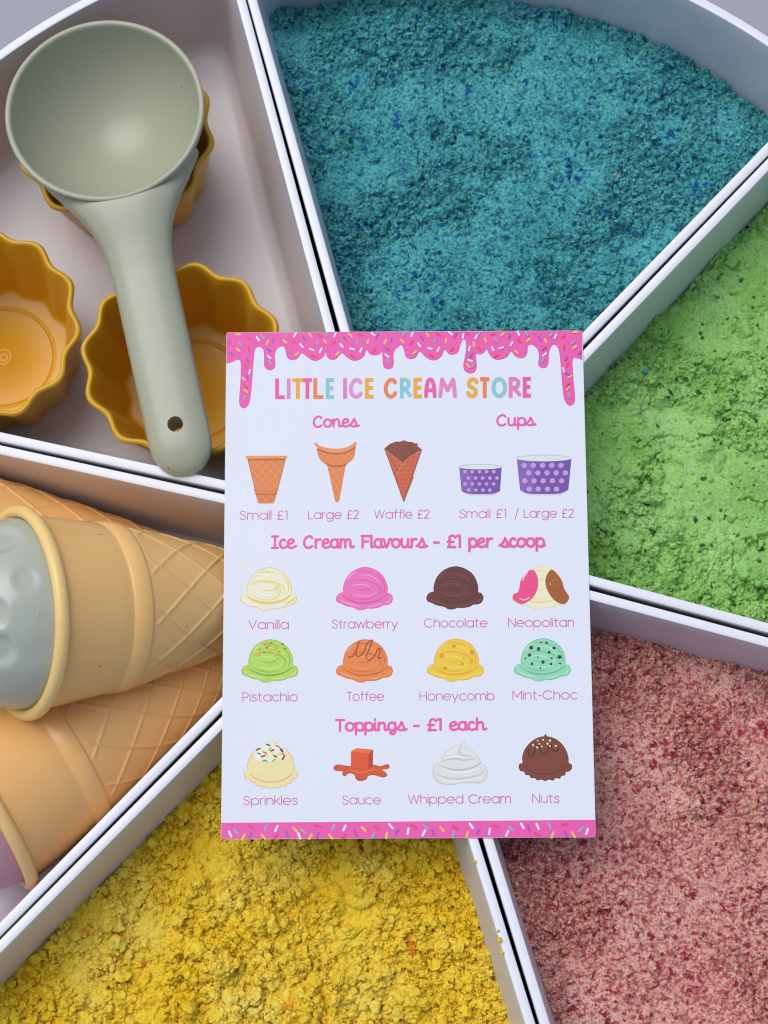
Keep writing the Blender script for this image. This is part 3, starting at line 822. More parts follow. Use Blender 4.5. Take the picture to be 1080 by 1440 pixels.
PINK = (224, 84, 178)
SPR = {'R': (226, 62, 104), 'Y': (240, 190, 88), 'W': (236, 240, 252), 'B': (128, 168, 204), 'V': (150, 82, 192)}
def sprinkle(pr, x, y, a, c, L=8.0, wd=2.5):
    dx, dy = math.cos(rad(a)) * (L - wd) / 2, math.sin(rad(a)) * (L - wd) / 2
    pr.stroke([(x - dx, y - dy), (x + dx, y + dy)], wd, SPR[c])

# icing that drips from the top edge
A1 = [(40, 232), (70, 225), (100, 212), (118, 218), (122, 250), (119, 350), (113, 440), (120, 472), (138, 482), (158, 470), (172, 430), (182, 330), (190, 220), (200, 155), (222, 140), (245, 152), (252, 190), (252, 240), (262, 262), (285, 270), (307, 258), (312, 230), (308, 190), (320, 155), (350, 135), (368, 150), (375, 180), (385, 205), (410, 213), (435, 205), (460, 175), (490, 195), (520, 215), (550, 215), (582, 195), (594, 165), (602, 195), (620, 210), (650, 208), (685, 175), (710, 195), (745, 216), (780, 212), (808, 190), (822, 155), (840, 180), (870, 187), (898, 178), (908, 160), (912, 200), (915, 240), (925, 258), (945, 264), (965, 255), (972, 230), (970, 195), (978, 160), (1005, 135)]
A2 = [(20, 132), (34, 165), (42, 195), (65, 207), (95, 200), (118, 165), (150, 195), (180, 213), (212, 212), (240, 190), (258, 155), (280, 178), (305, 183), (333, 168), (345, 125), (360, 100), (375, 105), (379, 150), (371, 200), (363, 245), (372, 275), (400, 288), (425, 278), (435, 250), (431, 182), (457, 182), (480, 168), (492, 152), (512, 188), (540, 210), (575, 209), (605, 195), (630, 165), (650, 190), (680, 203), (705, 195), (718, 170), (720, 140), (735, 126), (760, 135), (780, 160), (785, 200), (780, 235), (790, 252), (808, 258), (828, 250), (836, 225), (838, 180), (850, 140), (870, 127), (888, 140), (900, 180), (908, 260), (915, 350), (926, 430), (945, 462), (962, 467), (978, 455), (984, 420), (976, 330), (970, 250), (972, 207), (990, 201), (1026, 212)]
drip = [(310 + x / 4, 455 + y / 4) for x, y in A1] + [(560 + x / 4, 455 + y / 4) for x, y in A2]
edge_top = [(320.3, 470.3), (816.2, 467.5)]
pr = Print()
body = catmull(drip, k=4)
pr.poly([edge_top[0]] + [tuple(p) for p in body] + [edge_top[1]], PINK)
pr.stroke([tuple(p) for p in body], 0.9, (196, 84, 170), cap='butt')
icing = pr.build('icing_border', card)
S1 = [(105,70,5,'Y'),(58,115,-65,'R'),(165,93,40,'R'),(215,95,60,'W'),(240,82,45,'B'),(268,115,-65,'Y'),(303,105,-70,'V'),(365,110,45,'Y'),(375,72,-60,'B'),(415,118,-50,'R'),(422,74,-60,'W'),(475,95,55,'V'),(508,76,50,'Y'),(458,133,50,'W'),(545,113,-65,'B'),(515,155,20,'W'),(565,160,-65,'W'),(433,180,-40,'Y'),(560,77,30,'R'),(598,70,-60,'B'),(590,110,50,'Y'),(640,118,-50,'R'),(645,74,-65,'W'),(700,92,60,'V'),(732,76,45,'Y'),(682,133,50,'W'),(770,110,-65,'B'),(740,152,15,'W'),(790,158,-65,'W'),(660,178,-40,'Y'),(785,74,20,'R'),(830,110,-75,'Y'),(858,70,40,'W'),(880,80,-60,'V'),(865,160,-50,'R'),(925,112,-65,'Y'),(960,102,-75,'V'),(1020,108,45,'Y'),(115,125,50,'B'),(105,157,40,'Y'),(68,180,40,'V'),(165,155,80,'R'),(158,218,65,'V'),(148,250,70,'R'),(170,280,-75,'W'),(138,320,40,'Y'),(155,310,70,'V'),(148,362,50,'R'),(150,388,40,'Y'),(143,425,-75,'B'),(278,158,30,'V'),(278,197,40,'W'),(285,228,60,'B'),(520,192,30,'R'),(745,192,30,'R'),(935,152,30,'V'),(935,190,40,'W'),(942,222,60,'B')]
S2 = [(30,66,-60,'B'),(75,72,-65,'W'),(72,115,-50,'R'),(130,92,60,'V'),(163,74,50,'Y'),(115,130,55,'W'),(200,107,-65,'B'),(175,150,15,'W'),(222,155,-65,'W'),(90,172,-40,'Y'),(182,190,30,'R'),(220,70,25,'R'),(265,108,-75,'Y'),(290,66,40,'W'),(315,77,-60,'V'),(298,155,-50,'R'),(360,80,-80,'W'),(385,68,15,'R'),(395,150,-75,'W'),(420,127,80,'Y'),(433,85,-60,'W'),(450,66,-50,'B'),(450,150,50,'R'),(485,103,70,'Y'),(405,187,-60,'V'),(400,218,20,'W'),(388,245,55,'Y'),(415,245,-60,'B'),(525,70,-15,'R'),(580,71,-45,'Y'),(543,103,60,'B'),(525,152,60,'W'),(572,147,-15,'W'),(545,190,-25,'R'),(618,82,-65,'V'),(630,125,-60,'W'),(668,66,60,'W'),(672,105,50,'R'),(658,170,45,'Y'),(715,66,60,'B'),(725,103,-40,'Y'),(788,95,65,'V'),(820,107,65,'Y'),(850,74,-50,'B'),(875,83,-65,'W'),(812,150,-35,'V'),(813,185,-40,'W'),(805,215,-60,'B'),(920,83,-30,'R'),(985,60,0,'Y'),(975,115,-45,'B'),(983,143,-40,'Y'),(922,143,85,'R'),(935,205,-60,'V'),(940,240,-75,'R'),(920,270,70,'W'),(940,290,30,'V'),(955,308,-30,'Y'),(945,350,-40,'R'),(945,375,-50,'Y'),(952,412,70,'B'),(1012,172,-50,'V')]
pr = Print(); pr.z += .02
for x, y, a, c in S1: sprinkle(pr, 310 + x / 4, 455 + y / 4, a, c)
for x, y, a, c in S2: sprinkle(pr, 560 + x / 4, 455 + y / 4, a, c)
pr.build('printed_sprinkles', icing)
# band along the foot
pr = Print()
pr.poly([(314.0, 1154.2), (575, 1152.4), (835.4, 1150.2), (836.0, 1174.2), (575, 1175.6), (313.8, 1176.8)], PINK)
band = pr.build('icing_band', card)
B1 = [(65,680,65,'W'),(98,665,45,'B'),(138,697,-60,'Y'),(178,640,15,'R'),(178,690,-75,'V'),(262,645,-65,'B'),(250,695,50,'Y'),(323,648,-65,'W'),(320,695,-50,'R'),(383,680,65,'V'),(428,655,45,'Y'),(450,690,70,'W'),(472,663,40,'B'),(512,695,-60,'Y'),(555,637,15,'R'),(553,688,-70,'V'),(640,643,-65,'B'),(625,694,50,'Y'),(702,645,-65,'W'),(700,694,-50,'R'),(765,677,65,'V'),(810,652,45,'Y'),(880,645,30,'R'),(862,688,-65,'B'),(937,688,-80,'Y'),(962,637,50,'W'),(995,668,-60,'V')]
B2 = [(55,640,-80,'W'),(85,615,30,'R'),(150,617,40,'B'),(140,650,-65,'W'),(190,650,70,'V'),(237,628,50,'Y'),(310,623,25,'R'),(297,660,-80,'B'),(373,660,-75,'Y'),(395,612,55,'W'),(433,640,-60,'V'),(493,642,-80,'W'),(528,615,25,'R'),(588,653,-65,'W'),(610,625,40,'B'),(670,612,60,'W'),(703,622,70,'V'),(752,615,65,'W'),(815,610,70,'B'),(832,661,-70,'Y'),(898,605,-10,'R'),(905,658,70,'V'),(945,660,60,'Y'),(985,630,-50,'B'),(1018,643,-70,'W'),(750,659,30,'R')]
pr = Print(); pr.z += .02
for x, y, a, c in B1: sprinkle(pr, 310 + x / 4, 1000 + y / 4, a, c, 10.5, 3.0)
for x, y, a, c in B2: sprinkle(pr, 560 + x / 3.857, 1000 + y / 3.857, a, c, 10.5, 3.0)
pr.build('printed_sprinkles', band)

# ---- lettering: single line alphabets drawn as strokes (cap height 1, y up)
def arc(cx, cy, rx, ry, a0, a1, n=None):
    n = n or max(6, int(abs(a1 - a0) / 12))
    return [(cx + rx * math.cos(rad(a0 + (a1 - a0) * i / n)), cy + ry * math.sin(rad(a0 + (a1 - a0) * i / n))) for i in range(n + 1)]
def sp(*p): return [tuple(q) for q in catmull(p, k=5)]
X = .76; H2 = X / 2
def stem(x, y0, y1): return [(x, y0), (x, y1)]
def arch(x0, wd, y=X): r = wd / 2; return arc(x0 + r, y - r, r, r, 180, 0) + [(x0 + wd, 0)]
O_ = lambda cx: arc(cx, H2, H2, H2, 0, 360)
PRINTED = {
 ' ': (.30, []),
 'a': (X, [O_(H2), stem(X, X, 0)]),
 'b': (X, [stem(0, 1.04, 0), O_(H2)]),
 'c': (.66, [arc(H2, H2, H2, H2, 48, 312)]),
 'd': (X, [O_(H2), stem(X, 1.04, 0)]),
 'e': (X, [[(.0, H2), (X, H2)], arc(H2, H2, H2, H2, 0, 318)]),
 'f': (.40, [[(.16, 0), (.16, .84)] + arc(.36, .84, .20, .20, 180, 88)[1:], [(0, .73), (.38, .73)]]),
 'g': (X, [O_(H2), [(X, X), (X, .02)] + arc(H2, .02, H2, .33, 0, -155)[1:]]),
 'h': (.60, [stem(0, 1.04, 0), arch(0, .60)]),
 'i': (.02, [stem(.01, X, 0), [(.01, .99), (.01, 1.03)]]),
 'k': (.52, [stem(0, 1.04, 0), [(.48, X), (.03, .32)], [(.20, .46), (.52, 0)]]),
 'l': (.02, [stem(.01, 1.04, 0)]),
 'm': (1.06, [stem(0, X, 0), arch(0, .53), arch(.53, .53)]),
 'n': (.60, [stem(0, X, 0), arch(0, .60)]),
 'o': (X, [O_(H2)]),
 'p': (X, [stem(0, X, -.32), O_(H2)]),
 'r': (.30, [stem(0, X, 0), arc(.28, X - .28, .28, .27, 180, 88)]),
 's': (.50, [sp((.47, .60), (.38, .73), (.24, .76), (.09, .71), (.04, .58), (.12, .46), (.26, .39), (.42, .31), (.48, .18), (.40, .05), (.25, 0), (.09, .04), (0, .17))]),
 't': (.40, [[(.15, 1.0), (.15, .20)] + arc(.34, .20, .19, .20, 180, 275)[1:], [(0, .73), (.38, .73)]]),
 'u': (.60, [[(0, X), (0, .30)] + arc(.30, .30, .30, .30, 180, 360)[1:] + [(.60, X)], stem(.60, X, 0)]),
 'w': (.98, [[(0, X), (.24, 0)], [(.24, 0), (.49, X)], [(.49, X), (.74, 0)], [(.74, 0), (.98, X)]]),
 'y': (.64, [[(0, X), (.33, .02)], [(.64, X), (.20, -.32)]]),
 'C': (.92, [arc(.5, .5, .5, .5, 45, 315)]),
 'H': (.70, [stem(0, 1, 0), stem(.70, 1, 0), [(0, .52), (.70, .52)]]),
 'L': (.48, [stem(0, 1, 0), [(0, .0), (.48, .0)]]),
 'M': (.88, [stem(0, 0, 1), [(0, 1), (.44, .28)], [(.44, .28), (.88, 1)], stem(.88, 1, 0)]),
 'N': (.72, [stem(0, 0, 1), [(0, 1), (.72, 0)], stem(.72, 0, 1)]),
 'P': (.56, [stem(0, 0, 1), [(0, 1), (.28, 1)] + arc(.28, .72, .28, .28, 90, -90)[1:] + [(0, .44)]]),
 'S': (.58, [sp((.55, .78), (.46, .94), (.29, 1.0), (.11, .94), (.04, .77), (.12, .61), (.30, .52), (.49, .42), (.57, .25), (.48, .07), (.28, 0), (.09, .06), (0, .22))]),
 'T': (.60, [[(0, 1), (.60, 1)], stem(.30, 1, 0)]),
 'V': (.78, [[(0, 1), (.39, 0)], [(.39, 0), (.78, 1)]]),
 'W': (1.16, [[(0, 1), (.29, 0)], [(.29, 0), (.58, 1)], [(.58, 1), (.87, 0)], [(.87, 0), (1.16, 1)]]),
 '1': (.20, [[(0, 1), (.20, 1)], stem(.20, 1, 0)]),
 '2': (.54, [arc(.27, .73, .26, .27, 165, -30) + [(0, 0)], [(0, 0), (.54, 0)]]),
 '£': (.60, [arc(.36, .76, .22, .24, 15, 190)[:] + [(.17, .50), (.14, .10), (.02, 0)], [(.02, 0), (.58, 0)], [(0, .46), (.44, .46)]]),
 '-': (.30, [[(0, .42), (.30, .42)]]),
 '/': (.34, [[(0, -.12), (.34, 1.10)]]),
}
tail = lambda x, y=.10: [(x, y)]
SCRIPT = dict(PRINTED)
SCRIPT.update({
 'o': (.58, [arc(.28, .36, .28, .36, 80, 440), sp((.36, .71), (.48, .62), (.66, .60))]),
 'n': (.62, [stem(.04, .72, 0), sp((.04, .40), (.16, .64), (.32, .72), (.46, .62), (.48, .35), (.49, .10), (.58, .02), (.72, .10))]),
 'm': (.96, [stem(.04, .72, 0), sp((.04, .40), (.14, .64), (.26, .72), (.38, .62), (.40, .30), (.40, 0)), sp((.40, .40), (.50, .64), (.62, .72), (.76, .62), (.78, .35), (.80, .10), (.90, .02), (1.04, .10))]),
 'u': (.58, [sp((.02, .72), (.02, .30), (.08, .06), (.24, 0), (.40, .10), (.48, .34), (.48, .72)), sp((.48, .72), (.49, .12), (.58, .02), (.72, .10))]),
 'e': (.52, [sp((.02, .34), (.24, .38), (.44, .50), (.42, .68), (.26, .73), (.08, .60), (.02, .34), (.08, .10), (.26, 0), (.44, .04), (.64, .16))]),
 's': (.50, [sp((-.14, .10), (.06, .28), (.24, .60), (.28, .74), (.36, .54), (.46, .26), (.38, .04), (.20, .00), (.06, .08)), sp((.38, .04), (.52, .04), (.66, .10))]),
 'p': (.56, [stem(.04, .72, -.36), arc(.30, .36, .27, .36, 0, 360), sp((.30, .0), (.50, .04), (.64, .12))]),
 'c': (.48, [sp((.42, .62), (.30, .73), (.12, .64), (.03, .38), (.10, .10), (.26, 0), (.44, .05), (.60, .16))]),
 'r': (.44, [stem(.06, .72, 0), sp((.06, .40), (.16, .62), (.30, .72), (.42, .70))]),
 'a': (.56, [arc(.26, .36, .26, .36, 0, 360), sp((.50, .72), (.50, .14), (.58, .02), (.72, .10))]),
 'l': (.16, [sp((.04, 1.04), (.04, .16), (.11, .02), (.24, .08))]),
 'v': (.52, [sp((0, .72), (.12, .30), (.22, .02), (.34, .30), (.46, .72), (.60, .62))]),
 'h': (.60, [stem(.04, 1.04, 0), sp((.04, .40), (.16, .62), (.32, .70), (.46, .60), (.48, .32), (.49, .10), (.58, .02), (.72, .10))]),
 'i': (.16, [sp((.04, .72), (.04, .16), (.11, .02), (.24, .08)), [(.05, .99), (.05, 1.03)]]),
 'g': (.56, [arc(.26, .36, .26, .36, 0, 360), sp((.50, .72), (.51, .0), (.46, -.26), (.28, -.34), (.14, -.22), (.30, -.06), (.66, .12))]),
 'C': (.74, [sp((.66, .84), (.52, 1.0), (.28, .94), (.08, .66), (.06, .30), (.20, .05), (.44, .0), (.66, .14))]),
 'I': (.44, [[(0, 1), (.44, 1)], stem(.22, 1, 0), [(0, 0), (.44, 0)]]),
 'F': (.56, [stem(.06, 1, 0), [(0, 1), (.56, 1)], [(.06, .52), (.46, .52)]]),
 'T': (.60, [[(0, 1), (.60, .98)], stem(.30, 1, 0)]),
 '1': (.20, [[(0, .96), (.20, 1)], stem(.20, 1, 0)]),
 '-': (.34, [[(0, .40), (.34, .40)]]),
 ' ': (.44, []),
})
def write(txt, x0, x1, yb0, yb1, cap, wd, col, font=PRINTED, gap=.17, name='lettering', label=None, endcap='round'):
    pen = 0; items = []
    for ch in txt:
        a, st = font[ch]; items.append((pen, st)); pen += a + gap
    tot = pen - gap
    pr = Print()
    x0 += wd / 2; x1 -= wd / 2
    for p, st in items:
        for s in st:
            q = []
            for u, v in s:
                k = (p + u) / tot
                q.append((x0 + (x1 - x0) * k, yb0 + (yb1 - yb0) * k - v * (cap - wd) - wd / 2))
            pr.stroke(q, wd, col, cap=endcap)
    return pr.build(name, card, label)

LBL = (196, 92, 168); HEAD = (222, 86, 172)
for t in [('Small £1', 338.8, 405.5, 731.6, 731.4, 12.8), ('Large £2', 434.3, 505, 730.8, 730.3, 12.6), ('Waffle £2', 526, 603.5, 730.3, 729.6, 12.6),
          ('Small £1', 644.6, 710.5, 729.4, 729.0, 12.6), ('/', 722.3, 728.0, 729.4, 729.4, 13.6), ('Large £2', 735, 804.8, 728.8, 728.4, 12.6),
          ('Vanilla', 351, 407.5, 884.2, 884, 12.8), ('Strawberry', 467.5, 559.5, 883.4, 883, 12.8), ('Chocolate', 596, 684.5, 882, 881.6, 12.8), ('Neopolitan', 713.5, 805.5, 881.4, 881, 12.8),
          ('Pistachio', 343, 420, 985.2, 985, 13), ('Toffee', 488, 540.5, 984.4, 984.2, 13), ('Honeycomb', 590, 694.5, 984, 983.6, 13), ('Mint-Choc', 719.5, 810.5, 982.6, 982.2, 13),
          ('Sprinkles', 344.5, 420.5, 1129.8, 1129.4, 13), ('Sauce', 482.5, 536.5, 1129, 1128.8, 13), ('Whipped Cream', 574, 717.8, 1128, 1127.2, 13), ('Nuts', 747.5, 785.5, 1127, 1126.8, 13)]:
    write(t[0], *t[1:], 1.2, LBL, label='thin pink word under a picture' if t[0] != '/' else None)
for t in [('Cones', 439.5, 503.5, 603.4, 602.8, 17.5, 3.1), ('Cups', 695.5, 750, 601.4, 601, 17.5, 3.1), ('Ice Cream Flavours - £1 per scoop', 382.3, 764.5, 772.5, 770.5, 19.5, 3.5), ('Toppings - £1 each', 471.8, 682.5, 1027.6, 1026, 18.5, 3.4)]:
    write(*t, HEAD, font=SCRIPT, gap=.12, label='bold pink script heading')

# title: fat capitals, a colour for each
TP, TL_, TM, TO, TB = (222, 84, 168), (208, 128, 208), (222, 160, 42), (230, 122, 70), (126, 188, 212)
CAPS = {
 'L': [[(0, 1), (0, 0)], [(0, 0), (1, 0)]], 'I': [[(.5, 1), (.5, 0)]], 'T': [[(0, 1), (1, 1)], [(.5, 1), (.5, 0)]],
 'E': [[(.05, 1), (.05, 0)], [(.05, 1), (1, 1)], [(.05, .52), (.85, .52)], [(.05, 0), (1, 0)]],
 'C': [sp((.98, .84), (.78, .98), (.45, .98), (.14, .78), (.0, .48), (.12, .18), (.42, 0), (.76, .04), (1, .2))],
 'R': [[(.05, 0), (.05, 1)], sp((.05, .98), (.45, 1.0), (.82, .88), (.86, .68), (.62, .50), (.1, .42)), sp((.42, .46), (.7, .28), (1, .08))],
 'A': [sp((0, 0), (.04, .45), (.22, .88), (.5, 1.0), (.78, .88), (.96, .45), (1, 0)), [(.06, .36), (.94, .36)]],
 'M': [sp((0, 0), (.06, .5), (.12, 1)), [(.12, 1), (.5, .36)], [(.5, .36), (.88, 1)], sp((.88, 1), (.96, .5), (1, 0))],
 'S': [sp((.98, .82), (.76, .98), (.38, .98), (.10, .80), (.16, .60), (.5, .50), (.84, .36), (.88, .14), (.58, 0), (.24, .02), (0, .18))],
 'O': [arc(.5, .5, .5, .5, 0, 360)],
}
def b1(x): return 310 + x / 4
def b2(x): return 560 + x / 4
pr = Print(); wd = 5.4
for ch, a, b_, c in [('L', b1(312), b1(366), TP), ('I', b1(378), b1(397), TL_), ('T', b1(407), b1(470), TM), ('T', b1(467), b1(517), TP), ('L', b1(525), b1(581), TO), ('E', b1(593), b1(640), TB),
                     ('I', b1(693), b1(711), (206, 122, 196)), ('C', b1(723), b1(800), (212, 136, 204)), ('E', b1(812), b1(860), TM), ('C', b1(917), b1(993), TO), ('R', b2(5), b2(73), TB), ('E', b2(82), b2(131), TM), ('A', b2(143), b2(212), TP), ('M', b2(222), b2(325), (210, 124, 198)),
                     ('S', b2(377), b2(447), TM), ('T', b2(455), b2(507), TO), ('O', b2(518), b2(605), TB), ('R', b2(612), b2(685), (210, 116, 192)), ('E', b2(692), b2(738), TP)]:
    k = (a - 388) / (744 - 388); yb = 563.2 - 2.4 * k; yt = 534.2 - 2.2 * k
    if ch == 'I': m = (a + b_) / 2; a, b_ = m - .01 + wd / 2, m + .01 - wd / 2; a, b_ = m - wd / 2, m + wd / 2
    for s in CAPS[ch]:
        q = []
        for u, v in s:
            ends = wd / 2
            q.append((a + ends + (b_ - a - 2 * ends) * u, yb - ends - v * (yb - yt - 2 * ends)))
        # square ends: run straight strokes out by half their width
        if len(s) == 2:
            q = [np.array(z) for z in q]; d = (q[1] - q[0]) / (np.hypot(*(q[1] - q[0])) + 1e-9)
            q = [q[0] - d * ends, q[1] + d * ends] if ch not in 'M' else q
            pr.stroke(q, wd, c, cap='butt' if ch not in 'M' else 'round')
        else:
            pr.stroke(q, wd, c, cap='round')
pr.build('title_lettering', card, 'big title in capitals of many colours')

# ---- pictures
def inside_convex_clip(p, q, poly):
    """part of the segment p-q inside a convex polygon"""
    p, q = np.array(p, float), np.array(q, float); t0, t1 = 0.0, 1.0; n = len(poly)
    ar = sum(poly[i][0] * poly[(i + 1) % n][1] - poly[(i + 1) % n][0] * poly[i][1] for i in range(n))
    for i in range(n):
        a, b = np.array(poly[i], float), np.array(poly[(i + 1) % n], float)
        nn = np.array([-(b - a)[1], (b - a)[0]]) * (1 if ar > 0 else -1)
        d0, d1 = nn @ (p - a), nn @ (q - a)
        if d0 < 0 and d1 < 0: return None
        if d0 < 0: t0 = max(t0, d0 / (d0 - d1))
        elif d1 < 0: t1 = min(t1, d0 / (d0 - d1))
    return None if t0 >= t1 else (p + (q - p) * t0, p + (q - p) * t1)
def hatch(pr, poly, step, ang, w, c, off=0.0):
    P = np.array(poly); m = P.mean(0); L = 200
    d = np.array([math.cos(rad(ang)), math.sin(rad(ang))]); n = np.array([-d[1], d[0]])
    for k in range(-40, 41):
        o = m + n * (k * step + off); r = inside_convex_clip(o - d * L, o + d * L, poly)
        if r: pr.stroke(list(r), w, c, cap='butt')
def cq(pts, x0=320, y0=600, s=4.154): return [(x0 + x / s, y0 + y / s) for x, y in pts]
C1, C2, C3, C4 = (206, 122, 74), (222, 142, 90), (170, 88, 50), (186, 104, 62)
# small flat cone
pr = Print()
b_ = cq([(124, 190), (343, 190), (293, 392), (170, 392)]); pr.poly(b_, C1)
hatch(pr, b_, 9.0, 48, 1.3, C2); hatch(pr, b_, 9.0, -48, 1.3, C2)
f_ = cq([(170, 392), (293, 392), (276, 448), (262, 451), (192, 451), (182, 446)]); pr.poly(f_, (200, 114, 66)); hatch(pr, f_, 9.0, 48, 1.1, C2); hatch(pr, f_, 9.0, -48, 1.1, C2)
pr.stroke(cq([(166, 376), (295, 376)]), 2.4, C1); pr.stroke(cq([(170, 396), (230, 400), (291, 396)]), 1.6, C3)
pr.stroke(cq([(125, 196), (342, 196)]), 1.6, C3, cap='butt'); pr.stroke(cq([(120, 184), (344, 183)]), 4.2, C2)
pr.stroke(cq([(126, 200), (172, 390)]), .8, C3, cap='butt'); pr.stroke(cq([(341, 200), (292, 390)]), .8, C3, cap='butt')
pr.build('printed_cone', card, 'drawing of a small flat bottomed cone')
# large cone
pr = Print()
low = cq([(584, 226), (693, 226), (655, 436), (642, 447), (630, 436)]); pr.poly(low, C1); hatch(pr, low, 8.4, 55, 1.2, C2); hatch(pr, low, 8.4, -55, 1.2, C2)
bd = [tuple(p) for p in catmull(cq([(528, 130), (580, 150), (640, 158), (700, 148), (746, 120), (744, 165), (735, 192), (712, 212), (690, 228), (640, 234), (588, 228), (560, 214), (540, 192), (530, 165)]), True, 3)]
pr.poly(bd, C1)
hx = cq([(530, 150), (744, 150), (738, 190), (690, 226), (588, 226), (540, 192)]); hatch(pr, hx, 8.4, 48, 1.2, C2); hatch(pr, hx, 8.4, -48, 1.2, C2)
pr.stroke(catmull(cq([(585, 228), (640, 236), (692, 228)]), k=5), 1.8, C3)
pr.stroke(catmull(cq([(528, 138), (580, 155), (638, 163), (700, 153), (745, 124)]), k=5), 2.0, C3)
pr.poly([tuple(p) for p in catmull(cq([(510, 99), (520, 99), (545, 118), (590, 130), (640, 134), (690, 127), (730, 108), (744, 94), (753, 97), (752, 110), (735, 128), (700, 146), (640, 156), (580, 148), (540, 134), (515, 116)]), True, 3)], C2)
pr.build('printed_cone', card, 'drawing of a large cone with a flared cup')
# waffle cone
pr = Print(); W1, W2, W3, W4 = (176, 80, 52), (198, 104, 74), (122, 62, 46), (150, 66, 44)
top = cq([(922, 145), (918, 132), (932, 118), (945, 108), (968, 98), (985, 92), (1010, 92), (1030, 85), (1050, 93), (1075, 95), (1098, 106), (1112, 122), (1128, 135), (1128, 150), (1022, 222)])
pr.poly([tuple(p) for p in catmull(top, True, 3)], W3)
rr = random.Random(2)
for i in range(46):
    x, y = rr.uniform(940, 1110), rr.uniform(100, 195)
    if y < 218 - abs(x - 1022) * .75: pr.blob(*cq([(x, y)])[0], rr.uniform(.7, 1.5), rr.choice([(142, 76, 56), (108, 54, 42), (132, 66, 48)]), i)
lf = cq([(922, 140), (1024, 222), (985, 300), (1035, 415), (1028, 440), (1018, 430)])
lft = cq([(922, 140), (1022, 220), (1085, 300), (1028, 440)]); pr.poly(lft, W1)
hatch(pr, lft, 6.0, 62, .9, W2); hatch(pr, lft, 6.0, 8, .9, W2)
rgt = cq([(1128, 142), (1022, 222), (990, 290), (1028, 440)]); pr.poly(rgt, (182, 84, 56))
hatch(pr, rgt, 6.0, -70, .9, W2); hatch(pr, rgt, 6.0, 0, .9, W2)
pr.stroke(catmull(cq([(1126, 146), (1070, 180), (1022, 224), (990, 292)]), k=5), 1.2, (214, 124, 90))
pr.stroke(cq([(921, 142), (1022, 220)]), 1.1, (210, 122, 90)); pr.stroke(cq([(921, 146), (1028, 440)]), .9, W4); pr.stroke(cq([(1128, 146), (1028, 440)]), .9, W4)
pr.build('printed_cone', card, 'drawing of a rolled waffle cone')
# cups
def cup_print(rim, body, dots, r, lbl):
    pr = Print(); q = lambda P: cq(P, 570, 600)
    (xl, xr, yr, hh) = rim
    pr.stroke(catmull(q([(body[1][0] + 2, body[1][1] + 1), ((body[1][0] * 2 + body[2][0]) / 3, body[2][1] + 1), (body[2][0], body[2][1] + 4), ((body[3][0] * 2 + body[2][0]) / 3, body[2][1] + 1), (body[3][0] - 2, body[3][1] + 1)]), k=4), 2.4, (198, 192, 228))
    P = q([body[0]]) + [tuple(p) for p in catmull(q([body[1], ((body[1][0] * 2 + body[2][0]) / 3, body[2][1] - 3), body[2], ((body[3][0] * 2 + body[2][0]) / 3, body[2][1] - 3), body[3]]), k=4)] + q([body[4]])
    pr.poly(P, (104, 72, 168))
    xm = body[0][0] + (body[4][0] - body[0][0]) * .33
    pr.poly(q([(body[0][0] + 2, body[0][1]), (xm - 8, body[0][1]), (xm + 0, body[2][1] - 8), (body[1][0] + 3, body[1][1] - 2)]), (122, 90, 184))
    for x, y in dots: pr.ell(*q([(x, y)])[0], r, r * .94, (178, 146, 222), 14)
    cx = (xl + xr) / 2; (ex, ey) = q([(cx, yr)])[0]
    pr.ell(ex, ey, (xr - xl) / 2 / 4.154, hh / 4.154, (180, 190, 214), 36)
    pr.ell(ex, ey + .5, (xr - xl) / 2 / 4.154 - 1.2, hh / 4.154 - 1.0, (206, 214, 236), 36)
    pr.build('printed_cup', card, lbl)
dots = []
for r_, (y, x0, n, st) in enumerate([(267, 345, 5, 41.5), (304, 364, 5, 41.5), (338, 345, 5, 41.5), (374, 366, 4, 41)]): dots += [(x0 + st * i, y) for i in range(n)]
cup_print((305, 561, 238, 16), [(311, 244), (325, 378), (435, 397), (548, 378), (557, 244)], dots, 2.7, 'drawing of a small purple spotted cup')
dots = []
for r_, (y, x0, n, st) in enumerate([(230, 687, 5, 53.5), (274, 714, 5, 53), (320, 691, 5, 53.5), (368, 716, 4, 53)]): dots += [(x0 + st * i, y) for i in range(n)]
cup_print((638, 966, 188, 20), [(645, 196), (664, 372), (800, 396), (944, 370), (961, 196)], dots, 3.9, 'drawing of a large purple spotted cup')

